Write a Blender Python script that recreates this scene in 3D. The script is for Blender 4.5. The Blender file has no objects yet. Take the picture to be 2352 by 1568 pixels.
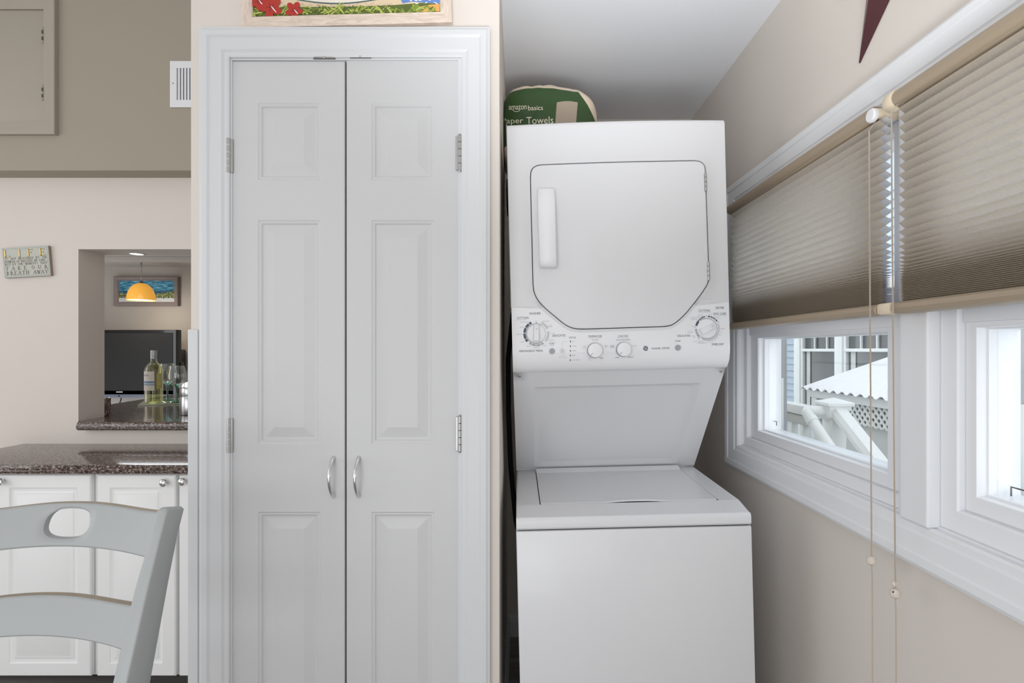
import bpy, bmesh, math, random
from mathutils import Quaternion, Vector, Matrix, noise
from mathutils.bvhtree import BVHTree
random.seed(7)
SC = bpy.context.scene
COL = SC.collection
pi = math.pi

# ------------------------------------------------------------------ camera, world, light, exposure
H = 1.285          # camera height
F = 1230.0         # focal length in pixels of a 2352 px wide frame
CX, CY = 1190.0, 803.0   # vanishing point of the depth direction in the photograph
cd = bpy.data.cameras.new('camera'); cam = bpy.data.objects.new('camera', cd); COL.objects.link(cam)
cam.location = (0, 0, H); cam.rotation_euler = (pi/2, 0, 0)
cd.sensor_width = 36; cd.sensor_fit = 'HORIZONTAL'; cd.lens = F/2352*36
cd.shift_x = -(CX-1176)/2352; cd.shift_y = (CY-784)/2352
cd.clip_start = 0.02; cd.clip_end = 200
SC.camera = cam
SC.view_settings.view_transform = 'Standard'; SC.view_settings.look = 'None'
SC.view_settings.exposure = 0.12; SC.view_settings.gamma = 1; SC.view_settings.use_curve_mapping = False
w = bpy.data.worlds.new('world'); SC.world = w; w.use_nodes = True
bg = w.node_tree.nodes['Background']; bg.inputs[0].default_value = (0.94, 0.97, 1.0, 1); bg.inputs[1].default_value = 2.5

def area(name, loc, rot, sx, sy, power, color=(1, 1, 1)):
    l = bpy.data.lights.new(name, 'AREA'); l.shape = 'RECTANGLE'; l.size = sx; l.size_y = sy; l.energy = power; l.color = color
    o = bpy.data.objects.new(name, l); COL.objects.link(o); o.location = loc; o.rotation_euler = rot
    return o
# area lamps added out of view: daylight stand-ins behind and left, upward fills
COOL = (0.93, 0.97, 1.0)
area('daylight_rear_standin', (-1.2, -2.9, 1.35), (pi/2, 0, 0), 3.6, 2.4, 54, COOL)  # added lamp in front of a solid rear wall, no glazing built
area('low_fill_light', (-0.7, -0.7, 0.5), (math.radians(140), 0, math.radians(-20)), 0.8, 0.8, 6, COOL)  # unseen fill lamp, added low behind the camera and aimed upward
area('daylight_left_standin', (-3.35, 0.5, 1.55), (pi/2, 0, -pi/2), 2.6, 1.5, 22, COOL)  # added lamp for light from the left, the wall has no window
bl = area('alcove_ceiling_fill', (0.15, -0.05, 1.05), (0, 0, 0), 0.4, 0.4, 4.8, COOL)  # unseen fill lamp added to brighten the alcove ceiling
bl.rotation_euler = Vector((0.08, 0.61, 0.79)).to_track_quat('-Z', 'Y').to_euler(); bl.data.spread = math.radians(62)
area('kitchen_fill_light', (-2.6, 3.5, 2.02), (0, 0, 0), 1.0, 0.8, 9, COOL)  # added fill lamp for the kitchen, not a visible fixture

def lin(c):
    c = c/255.0
    return c/12.92 if c <= 0.04045 else ((c+0.055)/1.055)**2.4
K0 = 1.465
def A(r, g, b, k=K0):
    return tuple(min(0.92, lin(v)*k) for v in (r, g, b)) + (1,)

# ------------------------------------------------------------------ materials
MATS = {}
def mat(name, col, rough=0.5, metal=0.0, bump=0, bscale=300, var=0, vscale=3, coat=0, spec=0.5, trans=0, ior=1.45, emis=None, es=0, stretch=(1, 1, 1)):
    m = bpy.data.materials.new(name); m.use_nodes = True; nt = m.node_tree; N = nt.nodes; L = nt.links
    b = N['Principled BSDF']
    b.inputs['Base Color'].default_value = col; b.inputs['Roughness'].default_value = rough
    b.inputs['Metallic'].default_value = metal; b.inputs['Specular IOR Level'].default_value = spec
    b.inputs['Coat Weight'].default_value = coat; b.inputs['Transmission Weight'].default_value = trans; b.inputs['IOR'].default_value = ior
    if emis: b.inputs['Emission Color'].default_value = emis; b.inputs['Emission Strength'].default_value = es
    tc = N.new('ShaderNodeTexCoord'); mp = N.new('ShaderNodeMapping'); mp.inputs['Scale'].default_value = stretch
    L.new(tc.outputs['Object'], mp.inputs[0])
    nz = N.new('ShaderNodeTexNoise'); nz.inputs['Scale'].default_value = vscale; nz.inputs['Detail'].default_value = 3
    L.new(mp.outputs[0], nz.inputs['Vector'])
    if var:
        mx = N.new('ShaderNodeMix'); mx.data_type = 'RGBA'
        mx.inputs[6].default_value = tuple(max(0, c*(1-var)) for c in col[:3])+(1,)
        mx.inputs[7].default_value = tuple(min(1, c*(1+var)) for c in col[:3])+(1,)
        L.new(nz.outputs[0], mx.inputs[0]); L.new(mx.outputs[2], b.inputs['Base Color'])
    else:
        mr = N.new('ShaderNodeMapRange'); mr.inputs[3].default_value = max(0, rough-0.03); mr.inputs[4].default_value = min(1, rough+0.03)
        L.new(nz.outputs[0], mr.inputs[0]); L.new(mr.outputs[0], b.inputs['Roughness'])
    if bump:
        n2 = N.new('ShaderNodeTexNoise'); n2.inputs['Scale'].default_value = bscale; n2.inputs['Detail'].default_value = 2
        L.new(mp.outputs[0], n2.inputs['Vector'])
        bp = N.new('ShaderNodeBump'); bp.inputs['Strength'].default_value = bump; bp.inputs['Distance'].default_value = 0.001
        L.new(n2.outputs[0], bp.inputs['Height']); L.new(bp.outputs[0], b.inputs['Normal'])
    MATS[name] = m
    return m

def ramp_mat(name, scale, stops, rough=0.5, detail=4, kind='noise', stretch=(1, 1, 1), coat=0, distort=0, bump=0):
    m = bpy.data.materials.new(name); m.use_nodes = True; nt = m.node_tree; N = nt.nodes; L = nt.links
    b = N['Principled BSDF']; b.inputs['Roughness'].default_value = rough; b.inputs['Coat Weight'].default_value = coat
    tc = N.new('ShaderNodeTexCoord'); mp = N.new('ShaderNodeMapping'); mp.inputs['Scale'].default_value = stretch
    L.new(tc.outputs['Object'], mp.inputs[0])
    if kind == 'noise':
        t = N.new('ShaderNodeTexNoise'); t.inputs['Scale'].default_value = scale; t.inputs['Detail'].default_value = detail
        t.inputs['Distortion'].default_value = distort
    else:
        t = N.new('ShaderNodeTexVoronoi'); t.inputs['Scale'].default_value = scale
    L.new(mp.outputs[0], t.inputs['Vector'])
    r = N.new('ShaderNodeValToRGB'); e = r.color_ramp.elements
    while len(e) < len(stops): e.new(0.5)
    for i, (p, c) in enumerate(stops): e[i].position = p; e[i].color = c
    L.new(t.outputs[0], r.inputs[0]); L.new(r.outputs[0], b.inputs['Base Color'])
    if bump:
        bp = N.new('ShaderNodeBump'); bp.inputs['Strength'].default_value = bump; bp.inputs['Distance'].default_value = 0.001
        L.new(t.outputs[0], bp.inputs['Height']); L.new(bp.outputs[0], b.inputs['Normal'])
    MATS[name] = m
    return m

def thin_glass(name, tint, gl=0.06, edge=0.0):
    m = bpy.data.materials.new(name); m.use_nodes = True; nt = m.node_tree; N = nt.nodes; L = nt.links
    N.remove(N['Principled BSDF']); out = N['Material Output']
    t = N.new('ShaderNodeBsdfTransparent'); t.inputs[0].default_value = tint
    g = N.new('ShaderNodeBsdfGlossy'); g.inputs['Roughness'].default_value = 0.02; g.inputs[0].default_value = (1, 1, 1, 1)
    mx = N.new('ShaderNodeMixShader')
    lw = N.new('ShaderNodeLayerWeight'); lw.inputs[0].default_value = 0.35
    mr = N.new('ShaderNodeMapRange'); mr.inputs[3].default_value = gl; mr.inputs[4].default_value = gl+edge
    L.new(lw.outputs['Facing'], mr.inputs[0]); L.new(mr.outputs[0], mx.inputs[0])
    L.new(t.outputs[0], mx.inputs[1]); L.new(g.outputs[0], mx.inputs[2]); L.new(mx.outputs[0], out.inputs[0])
    MATS[name] = m
    return m

def fabric(name, col, tcol, mixf, weave=1.0):
    m = bpy.data.materials.new(name); m.use_nodes = True; nt = m.node_tree; N = nt.nodes; L = nt.links
    N.remove(N['Principled BSDF']); out = N['Material Output']
    d = N.new('ShaderNodeBsdfDiffuse'); d.inputs[0].default_value = col
    t = N.new('ShaderNodeBsdfTranslucent')
    tc = N.new('ShaderNodeTexCoord'); nz = N.new('ShaderNodeTexNoise'); nz.inputs['Scale'].default_value = 180; nz.inputs['Detail'].default_value = 3
    L.new(tc.outputs['Object'], nz.inputs['Vector'])
    mc = N.new('ShaderNodeMix'); mc.data_type = 'RGBA'
    mc.inputs[6].default_value = tuple(c*(1-0.12*weave) for c in tcol[:3])+(1,); mc.inputs[7].default_value = tuple(min(1, c*(1+0.1*weave)) for c in tcol[:3])+(1,)
    L.new(nz.outputs[0], mc.inputs[0]); L.new(mc.outputs[2], t.inputs[0])
    mx = N.new('ShaderNodeMixShader'); mx.inputs[0].default_value = mixf
    L.new(d.outputs[0], mx.inputs[1]); L.new(t.outputs[0], mx.inputs[2]); L.new(mx.outputs[0], out.inputs[0])
    MATS[name] = m
    return m

M_BEIGE = mat('beige_wall_paint', A(193, 186, 179, 1.42), 0.75, bump=0.15, bscale=90, var=0.015, vscale=2)
M_TAUPE = mat('taupe_wall_paint', A(142, 134, 121), 0.7, bump=0.12, bscale=90, var=0.02, vscale=2)
M_TAUPE2 = mat('taupe_trim_paint', A(148, 141, 129), 0.5)
M_KITW = mat('kitchen_wall_paint', A(174, 169, 163, 1.2), 0.75, bump=0.1, bscale=90)
M_CEIL = mat('ceiling_paint', A(203, 204, 207), 0.85, bump=0.1, bscale=60)
M_WTRIM = mat('white_trim_paint_lit', A(202, 203, 205), 0.42, bump=0.05, bscale=40)  # lighter copy of the trim white, makes up for weak light at the windows
M_TRIM = mat('white_trim_paint', A(202, 203, 205, 1.2), 0.42, bump=0.06, bscale=40, stretch=(1, 1, 0.2))
M_DOOR = mat('white_door_paint', A(196, 196, 197, 1.16), 0.45, bump=0.10, bscale=160, stretch=(1, 1, 0.08))
M_CAB = mat('white_cabinet_thermofoil', A(211, 211, 213), 0.4)
M_VINYL = mat('white_vinyl', A(204, 205, 208), 0.3)
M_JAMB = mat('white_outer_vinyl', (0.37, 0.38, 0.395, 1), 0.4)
M_ENAM = mat('white_enamel', A(200, 200, 202, 1.28), 0.32, coat=0.12)
M_PLAS = mat('white_plastic', A(202, 202, 204), 0.3)
M_GREYP = mat('grey_plastic', A(140, 141, 147), 0.35)
M_GAPSH = mat('dark_gap_shade', A(60, 60, 62), 0.6)  # dark colour that stands for shade in gaps and screw slots
M_INK = mat('dark_print_ink', A(72, 74, 80), 0.5)
M_INKL = mat('light_print_ink', A(140, 142, 147), 0.5)
M_NAVY = mat('navy_print_ink', A(62, 68, 84), 0.5)
M_PALE = mat('pale_grey_print_ink', A(172, 173, 176), 0.5)
M_CHROME = mat('polished_chrome', (0.75, 0.75, 0.76, 1), 0.14, 1.0)
M_NICKEL = mat('brushed_nickel', (0.46, 0.46, 0.45, 1), 0.35, 0.65, bump=0.1, bscale=200)
M_STEEL = mat('brushed_steel', (0.55, 0.55, 0.56, 1), 0.28, 1.0, bump=0.1, bscale=150)
M_DKMET = mat('dark_metal', (0.18, 0.17, 0.16, 1), 0.4, 0.9)
M_BLACK = mat('black_rubber', (0.012, 0.011, 0.01, 1), 0.55)
M_TVB = mat('glossy_black_plastic', (0.008, 0.008, 0.01, 1), 0.12, coat=0.5)
M_TVS = mat('tv_screen', (0.028, 0.028, 0.029, 1), 0.45, spec=0.3)
M_TVT = mat('blue_grey_plastic', A(92, 99, 114), 0.3)
M_CHAIR = mat('grey_green_chair_paint', A(158, 161, 161, 1.2), 0.38, bump=0.25, bscale=60, stretch=(0.2, 1, 1), var=0.03, vscale=12)
M_BRNEDGE = mat('brown_chair_edge', A(140, 128, 112), 0.5, var=0.15, vscale=40)  # brown tone for the top edges of the chair slats
M_GRAN = ramp_mat('brown_granite', 150, [(0.36, (0.012, 0.008, 0.007, 1)), (0.46, (0.06, 0.035, 0.026, 1)), (0.55, (0.16, 0.11, 0.09, 1)), (0.66, (0.42, 0.37, 0.36, 1))], rough=0.13, detail=5, stretch=(0.7, 1, 1), coat=0.35, distort=0.8)
M_FLOOR = ramp_mat('dark_wood_floor', 14, [(0.3, (0.20, 0.185, 0.175, 1)), (0.7, (0.38, 0.36, 0.35, 1))], rough=0.45, detail=6, stretch=(0.15, 1.6, 1), bump=0.3)
M_GLASS = thin_glass('window_glass', (0.97, 0.98, 0.98, 1), 0.03, 0.3)
M_CLEAR = thin_glass('clear_wineglass', (0.93, 0.95, 0.95, 1), 0.05, 0.75)
M_TEAL = thin_glass('teal_wineglass_stem', (0.20, 0.58, 0.50, 1), 0.08, 0.5)
M_BOTTLE = thin_glass('pale_bottle_glass', (0.93, 0.95, 0.84, 1), 0.06, 0.7)
M_WINE = thin_glass('white_wine', (0.92, 0.89, 0.60, 1), 0.05, 0.25)
M_SCREENM = thin_glass('insect_screen_mesh', (0.86, 0.87, 0.88, 1), 0.0, 0.0)
M_BOARDG = mat('sage_glass_board', A(150, 158, 134), 0.2, coat=0.6)
M_BLIND = fabric('beige_shade_fabric', A(178, 165, 150, 1.35), (0.84, 0.815, 0.745, 1), 0.62)
M_BLINDB = fabric('white_shade_lining', (0.80, 0.81, 0.86, 1), (0.92, 0.93, 0.97, 1), 0.6, 0.3)
M_RAIL = mat('beige_rail_plastic', A(150, 135, 116, 1.3), 0.35)
M_RAILC = mat('cream_cap_plastic', A(196, 182, 160), 0.4)
M_CORD = mat('taupe_cord', A(160, 148, 135), 0.8)
M_KNOBB = mat('taupe_knob_plastic', A(182, 173, 163), 0.35)
M_STAR = mat('oxblood_painted_tin', A(72, 38, 42, 1.3), 0.35, 0.2, var=0.25, vscale=14)
M_OAK = ramp_mat('whitewashed_oak', 22, [(0.3, A(176, 160, 146)), (0.7, A(202, 188, 176))], rough=0.6, detail=6, stretch=(1.2, 5, 9), distort=1.2)
M_OAKV = ramp_mat('whitewashed_oak_upright', 22, [(0.3, A(176, 160, 146)), (0.7, A(202, 188, 176))], rough=0.6, detail=6, stretch=(9, 5, 1.2), distort=1.2)
M_SIGN = mat('grey_green_sign_paint', A(166, 167, 157), 0.6, var=0.08, vscale=60)
M_SIGNL = mat('blue_grey_line', A(140, 148, 152), 0.6)
M_SIGNE = mat('taupe_sign_edge', A(132, 120, 106), 0.7, var=0.1, vscale=40)
M_GOLD = mat('gold_letters', A(190, 160, 88), 0.4, 0.3, var=0.3, vscale=120)
M_SIGNT = mat('brown_grey_letters', A(112, 104, 97), 0.6)
M_SHADE = mat('amber_lamp_glass', A(214, 150, 60), 0.25, emis=(1.0, 0.47, 0.07, 1), es=0.42, stretch=(1, 1, 6), var=0.12, vscale=30)
M_BULB = mat('lit_bulb', (1, 0.9, 0.7, 1), 0.4, emis=(1.0, 0.80, 0.5, 1), es=3.0)
M_CANL = mat('lit_downlight', (1, 1, 1, 1), 0.4, emis=(1.0, 0.95, 0.85, 1), es=4.0)
M_SIDING = mat('blue_vinyl_siding', (0.40, 0.48, 0.56, 1), 0.6, bump=0.2, bscale=40, stretch=(1, 0.2, 1))
M_EXTW = mat('white_exterior_paint', (0.72, 0.74, 0.73, 1), 0.5, var=0.04, vscale=6)
M_EXTG = mat('weathered_white_boards', (0.52, 0.54, 0.52, 1), 0.7, var=0.1, vscale=8)
M_DARKWIN = mat('dark_house_glass', (0.075, 0.08, 0.08, 1), 0.12, var=0.3, vscale=4)
M_ROOFW = mat('white_corrugated_sheet', (0.76, 0.76, 0.765, 1), 0.5)
M_DARKV = mat('dark_interior', (0.03, 0.03, 0.032, 1), 0.9)
M_GROUND = mat('grey_concrete_ground', (0.4, 0.41, 0.4, 1), 0.9, var=0.1, vscale=3)
M_PEN = mat('bottle_label_paper', A(205, 202, 196), 0.6)
M_LBLUE = mat('label_blue_ink', A(110, 140, 170), 0.6)
M_CAPS = mat('bottle_capsule_foil', A(170, 175, 182), 0.3, 0.5)

# ------------------------------------------------------------------ mesh builder
def V(*a): return Vector(a)
def P(px, py, Y): return Vector(((px-CX)*Y/F, Y, H-(py-CY)*Y/F))
def PX(px, py, X):
    Y = X*F/(px-CX)
    return Vector((X, Y, H-(py-CY)*Y/F))

class MB:
    def __init__(s, xf=None):
        s.v = []; s.f = []; s.m = []; s.mats = []; s.xf = xf; s.gr = []; s.ng = 0
    def mi(s, m):
        if m not in s.mats: s.mats.append(m)
        return s.mats.index(m)
    def add(s, vs, fs, m, g=0):
        k = len(s.v); i = s.mi(m)
        s.v += [Vector(v) for v in vs]; s.gr += [g]*(len(s.v)-k)
        for f in fs: s.f.append([k+a for a in f]); s.m.append(i)
        return s
    def box(s, a, b, m, bev=0.0, seg=2):
        bm = bmesh.new(); bmesh.ops.create_cube(bm, size=1)
        c = [(a[i]+b[i])/2 for i in range(3)]; d = [abs(b[i]-a[i]) for i in range(3)]
        for v in bm.verts: v.co = Vector((v.co.x*d[0]+c[0], v.co.y*d[1]+c[1], v.co.z*d[2]+c[2]))
        if bev: bmesh.ops.bevel(bm, geom=bm.edges[:], offset=min(bev, min(d)*0.45), segments=seg, affect='EDGES', profile=0.5)
        return s.bm(bm, m)
    def bm(s, bm, m, mtx=None):
        bm.verts.index_update()
        vs = [(mtx @ v.co) if mtx else v.co.copy() for v in bm.verts]
        fs = [[v.index for v in f.verts] for f in bm.faces]
        bm.free(); s.ng += 1; return s.add(vs, fs, m, s.ng)
    def loft(s, rings, m, closed=True, cap0=False, cap1=False):
        n = len(rings[0]); vs = [p for r in rings for p in r]; fs = []
        for i in range(len(rings)-1):
            for j in range(n if closed else n-1):
                k = (j+1) % n
                fs.append([i*n+j, i*n+k, (i+1)*n+k, (i+1)*n+j])
        if cap0: fs.append(list(range(n))[::-1])
        if cap1: fs.append([(len(rings)-1)*n+j for j in range(n)])
        s.ng += 1; return s.add(vs, fs, m, s.ng)
    def tube(s, pts, r, m, n=8, caps=True, flat=1.0):
        pts = [Vector(p) for p in pts]; rings = []
        rr = r if isinstance(r, (list, tuple)) else [r]*len(pts)
        up = Vector((0, 0, 1))
        t0 = (pts[1]-pts[0]).normalized()
        if abs(t0.dot(up)) > 0.9: up = Vector((0, 1, 0))
        nrm = (up - t0*up.dot(t0)).normalized()
        for i, p in enumerate(pts):
            t = (pts[min(i+1, len(pts)-1)]-pts[max(i-1, 0)]).normalized()
            nrm = (nrm - t*nrm.dot(t)).normalized(); b = t.cross(nrm)
            rings.append([p + (nrm*math.cos(2*pi*j/n) + b*flat*math.sin(2*pi*j/n))*rr[i] for j in range(n)])
        return s.loft(rings, m, True, caps, caps)
    def lathe(s, c, prof, m, n=32, axis='z', cap0=True, cap1=True, start=0, flute=0):
        rings = []
        for (r, h) in prof:
            ring = []
            for j in range(n):
                a = 2*pi*j/n
                q = r*(1+(flute if j % 2 else -flute)); x, y = q*math.cos(a), q*math.sin(a)
                if axis == 'z': ring.append(Vector(c)+Vector((x, y, h)))
                elif axis == 'y': ring.append(Vector(c)+Vector((x, h, y)))
                else: ring.append(Vector(c)+Vector((h, x, y)))
            rings.append(ring)
        return s.loft(rings, m, True, cap0, cap1)
    def prism(s, poly, ext, m, m2=None):
        """poly: list of 3D points (planar), ext: vector"""
        e = Vector(ext); n = len(poly); a = [Vector(p) for p in poly]; b = [p+e for p in a]
        s.add(a+b, [list(range(n)), [2*n-1-i for i in range(n)]], m)
        s.add(a+b, [[j, (j+1) % n, n+(j+1) % n, n+j] for j in range(n)], m2 or m)
        return s
    def poly(s, pts, m): return s.add(pts, [list(range(len(pts)))], m)
    def build(s, name, parent=None, label=None, smooth=True, ang=32, **props):
        me = bpy.data.meshes.new(name)
        M = s.xf if s.xf else Matrix()
        vs = [M @ v for v in s.v]
        if parent is not None:
            inv = WM[parent.name].inverted(); vs = [inv @ v for v in vs]
        me.from_pydata([tuple(v) for v in vs], [], s.f)
        for m in s.mats: me.materials.append(m)
        me.polygons.foreach_set('material_index', s.m)
        bm = bmesh.new(); bm.from_mesh(me)
        if smooth:
            by = {}
            for v, q in zip(list(bm.verts), s.gr): by.setdefault(q, []).append(v)
            for vl in by.values(): bmesh.ops.remove_doubles(bm, verts=vl, dist=2e-5)
        bmesh.ops.recalc_face_normals(bm, faces=bm.faces[:]); bm.to_mesh(me); bm.free()
        if smooth:
            me.polygons.foreach_set('use_smooth', [True]*len(me.polygons)); me.set_sharp_from_angle(angle=math.radians(ang))
        me.update()
        o = bpy.data.objects.new(name, me); COL.objects.link(o)
        if parent is not None:
            o.parent = parent; WM[o.name] = WM[parent.name].copy()
        else: WM[o.name] = Matrix()
        if label: o['label'] = label
        for k, v in props.items():
            if v: o[k] = v
        return o
WM = {}
def thing(name, label, cat, loc=(0, 0, 0), group=None, mtx=None, kind=None):
    o = bpy.data.objects.new(name, None); COL.objects.link(o)
    M = mtx if mtx else Matrix.Translation(Vector(loc))
    o.matrix_world = M; WM[o.name] = M.copy(); o.empty_display_size = 0.05
    if label: o['label'] = label
    if cat: o['category'] = cat
    if group: o['group'] = group
    if kind: o['kind'] = kind
    return o
def struct(mb, name, label=None, parent=None):
    o = mb.build(name, parent, label, ang=11)
    if parent is None: o['kind'] = 'structure'
    return o
def solo(mb, name, label, cat, group=None):
    return mb.build(name, None, label, category=cat, group=group)

TXC = {}
def text_mesh(s):
    if s in TXC: return TXC[s]
    c = bpy.data.curves.new('t', 'FONT'); c.body = s; c.resolution_u = 3
    o = bpy.data.objects.new('t', c); COL.objects.link(o)
    bpy.context.view_layer.update()
    me = bpy.data.meshes.new_from_object(o)
    vs = [v.co.copy() for v in me.vertices]; fs = [list(p.vertices) for p in me.polygons]
    bpy.data.objects.remove(o); bpy.data.meshes.remove(me); bpy.data.curves.remove(c)
    x0 = min(v.x for v in vs); x1 = max(v.x for v in vs); y0 = min(v.y for v in vs); y1 = max(v.y for v in vs)
    vs = [((v.x-x0)/(x1-x0)-0.5, (v.y-y0)/max(1e-6, y1-y0)-0.5) for v in vs]
    TXC[s] = (vs, fs); return TXC[s]
def put_text(mb, s, fn, cx, cy, w_, h_, m, rot=0):
    """fn maps photo pixels to 3D; text centred on pixel cx, cy"""
    vs, fs = text_mesh(s); c, sn = math.cos(math.radians(rot)), math.sin(math.radians(rot))
    out = []
    for (u, v) in vs:
        a, b = u*w_, v*h_
        out.append(fn(cx + a*c - b*sn, cy - (a*sn + b*c)))
    mb.add(out, fs, m)
# serif capitals drawn as strokes on a 0..1 grid (x, y) with thick and thin stems
SER = {'A': [('n', .08, 0, .5, 1), ('k', .5, 1, .9, 0), ('n', .25, .36, .72, .36), ('s', .08, 0), ('s', .9, 0)],
 'B': [('k', .2, 0, .2, 1), ('c', .2, .76, .5, .24, -90, 90), ('c', .2, .27, .6, .27, -90, 90), ('s', .2, 0), ('s', .2, 1)],
 'D': [('k', .2, 0, .2, 1), ('c', .2, .5, .68, .5, -90, 90), ('s', .2, 0), ('s', .2, 1)],
 'E': [('k', .2, 0, .2, 1), ('n', .2, 1, .8, 1), ('n', .2, .52, .65, .52), ('n', .2, 0, .85, 0), ('n', .8, 1, .8, .82), ('n', .85, 0, .85, .2), ('n', .65, .43, .65, .61), ('s', .2, 0), ('s', .2, 1)],
 'F': [('k', .2, 0, .2, 1), ('n', .2, 1, .8, 1), ('n', .2, .52, .65, .52), ('n', .8, 1, .8, .82), ('n', .65, .43, .65, .61), ('s', .2, 0), ('s', .2, 1)],
 'H': [('k', .18, 0, .18, 1), ('k', .82, 0, .82, 1), ('n', .18, .5, .82, .5), ('s', .18, 0), ('s', .18, 1), ('s', .82, 0), ('s', .82, 1)],
 'I': [('k', .5, 0, .5, 1), ('s', .5, 0), ('s', .5, 1)],
 'K': [('k', .2, 0, .2, 1), ('n', .2, .4, .8, 1), ('k', .38, .56, .85, 0), ('s', .2, 0), ('s', .2, 1), ('s', .8, 1), ('s', .85, 0)],
 'L': [('k', .22, 0, .22, 1), ('n', .22, 0, .85, 0), ('n', .85, 0, .88, .24), ('s', .22, 0), ('s', .22, 1)],
 'M': [('n', .12, 0, .16, 1), ('k', .16, 1, .5, .05), ('n', .5, .05, .84, 1), ('k', .84, 1, .88, 0), ('s', .12, 0), ('s', .14, 1), ('s', .88, 0), ('s', .86, 1)],
 'N': [('n', .16, 0, .16, 1), ('k', .16, 1, .84, 0), ('n', .84, 0, .84, 1), ('s', .16, 0), ('s', .12, 1), ('s', .84, 1)],
 'O': [('c', .5, .5, .42, .5, 0, 360)],
 'R': [('k', .2, 0, .2, 1), ('c', .2, .74, .52, .26, -90, 90), ('k', .42, .48, .85, 0), ('s', .2, 0), ('s', .2, 1), ('s', .87, 0)],
 'S': [('c', .5, .75, .28, .25, 20, 270), ('c', .5, .26, .32, .26, -160, 90)],
 'T': [('k', .5, 0, .5, 1), ('n', .1, 1, .9, 1), ('n', .1, 1, .1, .8), ('n', .9, 1, .9, .8), ('s', .5, 0)],
 'U': [('k', .18, .35, .18, 1), ('n', .82, .35, .82, 1), ('c', .5, .36, .32, .36, 180, 360), ('s', .18, 1), ('s', .82, 1)],
 'W': [('k', .06, 1, .3, 0), ('n', .3, 0, .5, .9), ('k', .5, .9, .72, 0), ('n', .72, 0, .95, 1), ('s', .06, 1), ('s', .95, 1)],
 'Y': [('k', .12, 1, .5, .45), ('n', .88, 1, .5, .45), ('k', .5, 0, .5, .45), ('s', .5, 0), ('s', .12, 1), ('s', .88, 1)],
 ',': [('k', .4, .1, .3, -.15)]}
def serif_text(mb, s, fn, x0, y0, wch, hch, adv, m, tk=0.2, tn=0.09):
    for ch in s:
        if ch != ' ':
            for st in SER[ch]:
                def seg(xa, ya, xb, yb, t):
                    d = Vector((xb-xa, (yb-ya)*hch/wch)); L = d.length or 1; nx, ny = -d.y/L*t/2, d.x/L*t/2
                    q = [(xa+nx, ya+ny*wch/hch), (xa-nx, ya-ny*wch/hch), (xb-nx, yb-ny*wch/hch), (xb+nx, yb+ny*wch/hch)]
                    mb.add([fn(x0+a*wch, y0+b*hch) for a, b in q], [[0, 1, 2, 3]], m)
                if st[0] == 'k': seg(*st[1:], tk)
                elif st[0] == 'n': seg(*st[1:], tn)
                elif st[0] == 's': seg(st[1]-.17, st[2], st[1]+.17, st[2], tn)
                else:
                    _, cx, cy, rx, ry, a0, a1 = st; n = 8; o = []; i_ = []
                    for k in range(n+1):
                        a = math.radians(a0+(a1-a0)*k/n); t = tn+(tk-tn)*abs(math.cos(a))
                        o.append(fn(x0+(cx+rx*math.cos(a))*wch, y0+(cy+ry*math.sin(a))*hch))
                        i_.append(fn(x0+(cx+(rx-t)*math.cos(a))*wch, y0+(cy+(ry-tn*wch/hch)*math.sin(a))*hch))
                    mb.add(o+i_, [[k, k+1, n+2+k, n+1+k] for k in range(n)], m)
        x0 += adv

def rect_rings(x0, z0, x1, z1, prof):
    """prof: list of (inset, depth) -> list of 4-point rings in (x, depth, z)"""
    return [[V(x0+i, d, z0+i), V(x1-i, d, z0+i), V(x1-i, d, z1-i), V(x0+i, d, z1-i)] for (i, d) in prof]
PANEL = [(0, 0), (.004, .0022), (.008, .0022), (.012, .006), (.018, .0065), (.040, .0015), (.044, .0002)]
CABP = [(0, 0), (.004, .0035), (.010, .005), (.016, .005), (.020, .0025), (.026, .0025), (.030, .0005)]
def panelled(mb, x0, z0, x1, z1, y0, th, panels, m, prof=PANEL, edge=0.002):
    """door leaf with raised panels; front face at y0 (toward the camera), thickness th to +y"""
    xs = sorted(set([x0+edge, x1-edge]+[p[0] for p in panels]+[p[2] for p in panels]))
    zs = sorted(set([z0+edge, z1-edge]+[p[1] for p in panels]+[p[3] for p in panels]))
    def isp(xa, za):
        return any(p[0]-1e-6 <= xa < p[2]-1e-6 and p[1]-1e-6 <= za < p[3]-1e-6 for p in panels)
    for i in range(len(xs)-1):
        for j in range(len(zs)-1):
            if not isp(xs[i], zs[j]):
                mb.add([V(xs[i], y0, zs[j]), V(xs[i+1], y0, zs[j]), V(xs[i+1], y0, zs[j+1]), V(xs[i], y0, zs[j+1])], [[0, 1, 2, 3]], m)
    for p in panels:
        r = [[q+V(0, y0, 0) for q in ring] for ring in rect_rings(*p, prof)]
        mb.loft(r, m, True, False, True)
    r = [[V(x0+i, y0+d, z0+i), V(x1-i, y0+d, z0+i), V(x1-i, y0+d, z1-i), V(x0+i, y0+d, z1-i)] for i, d in [(edge, 0), (0, edge), (0, th)]]
    mb.loft(r, m, True, False, True)

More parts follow.
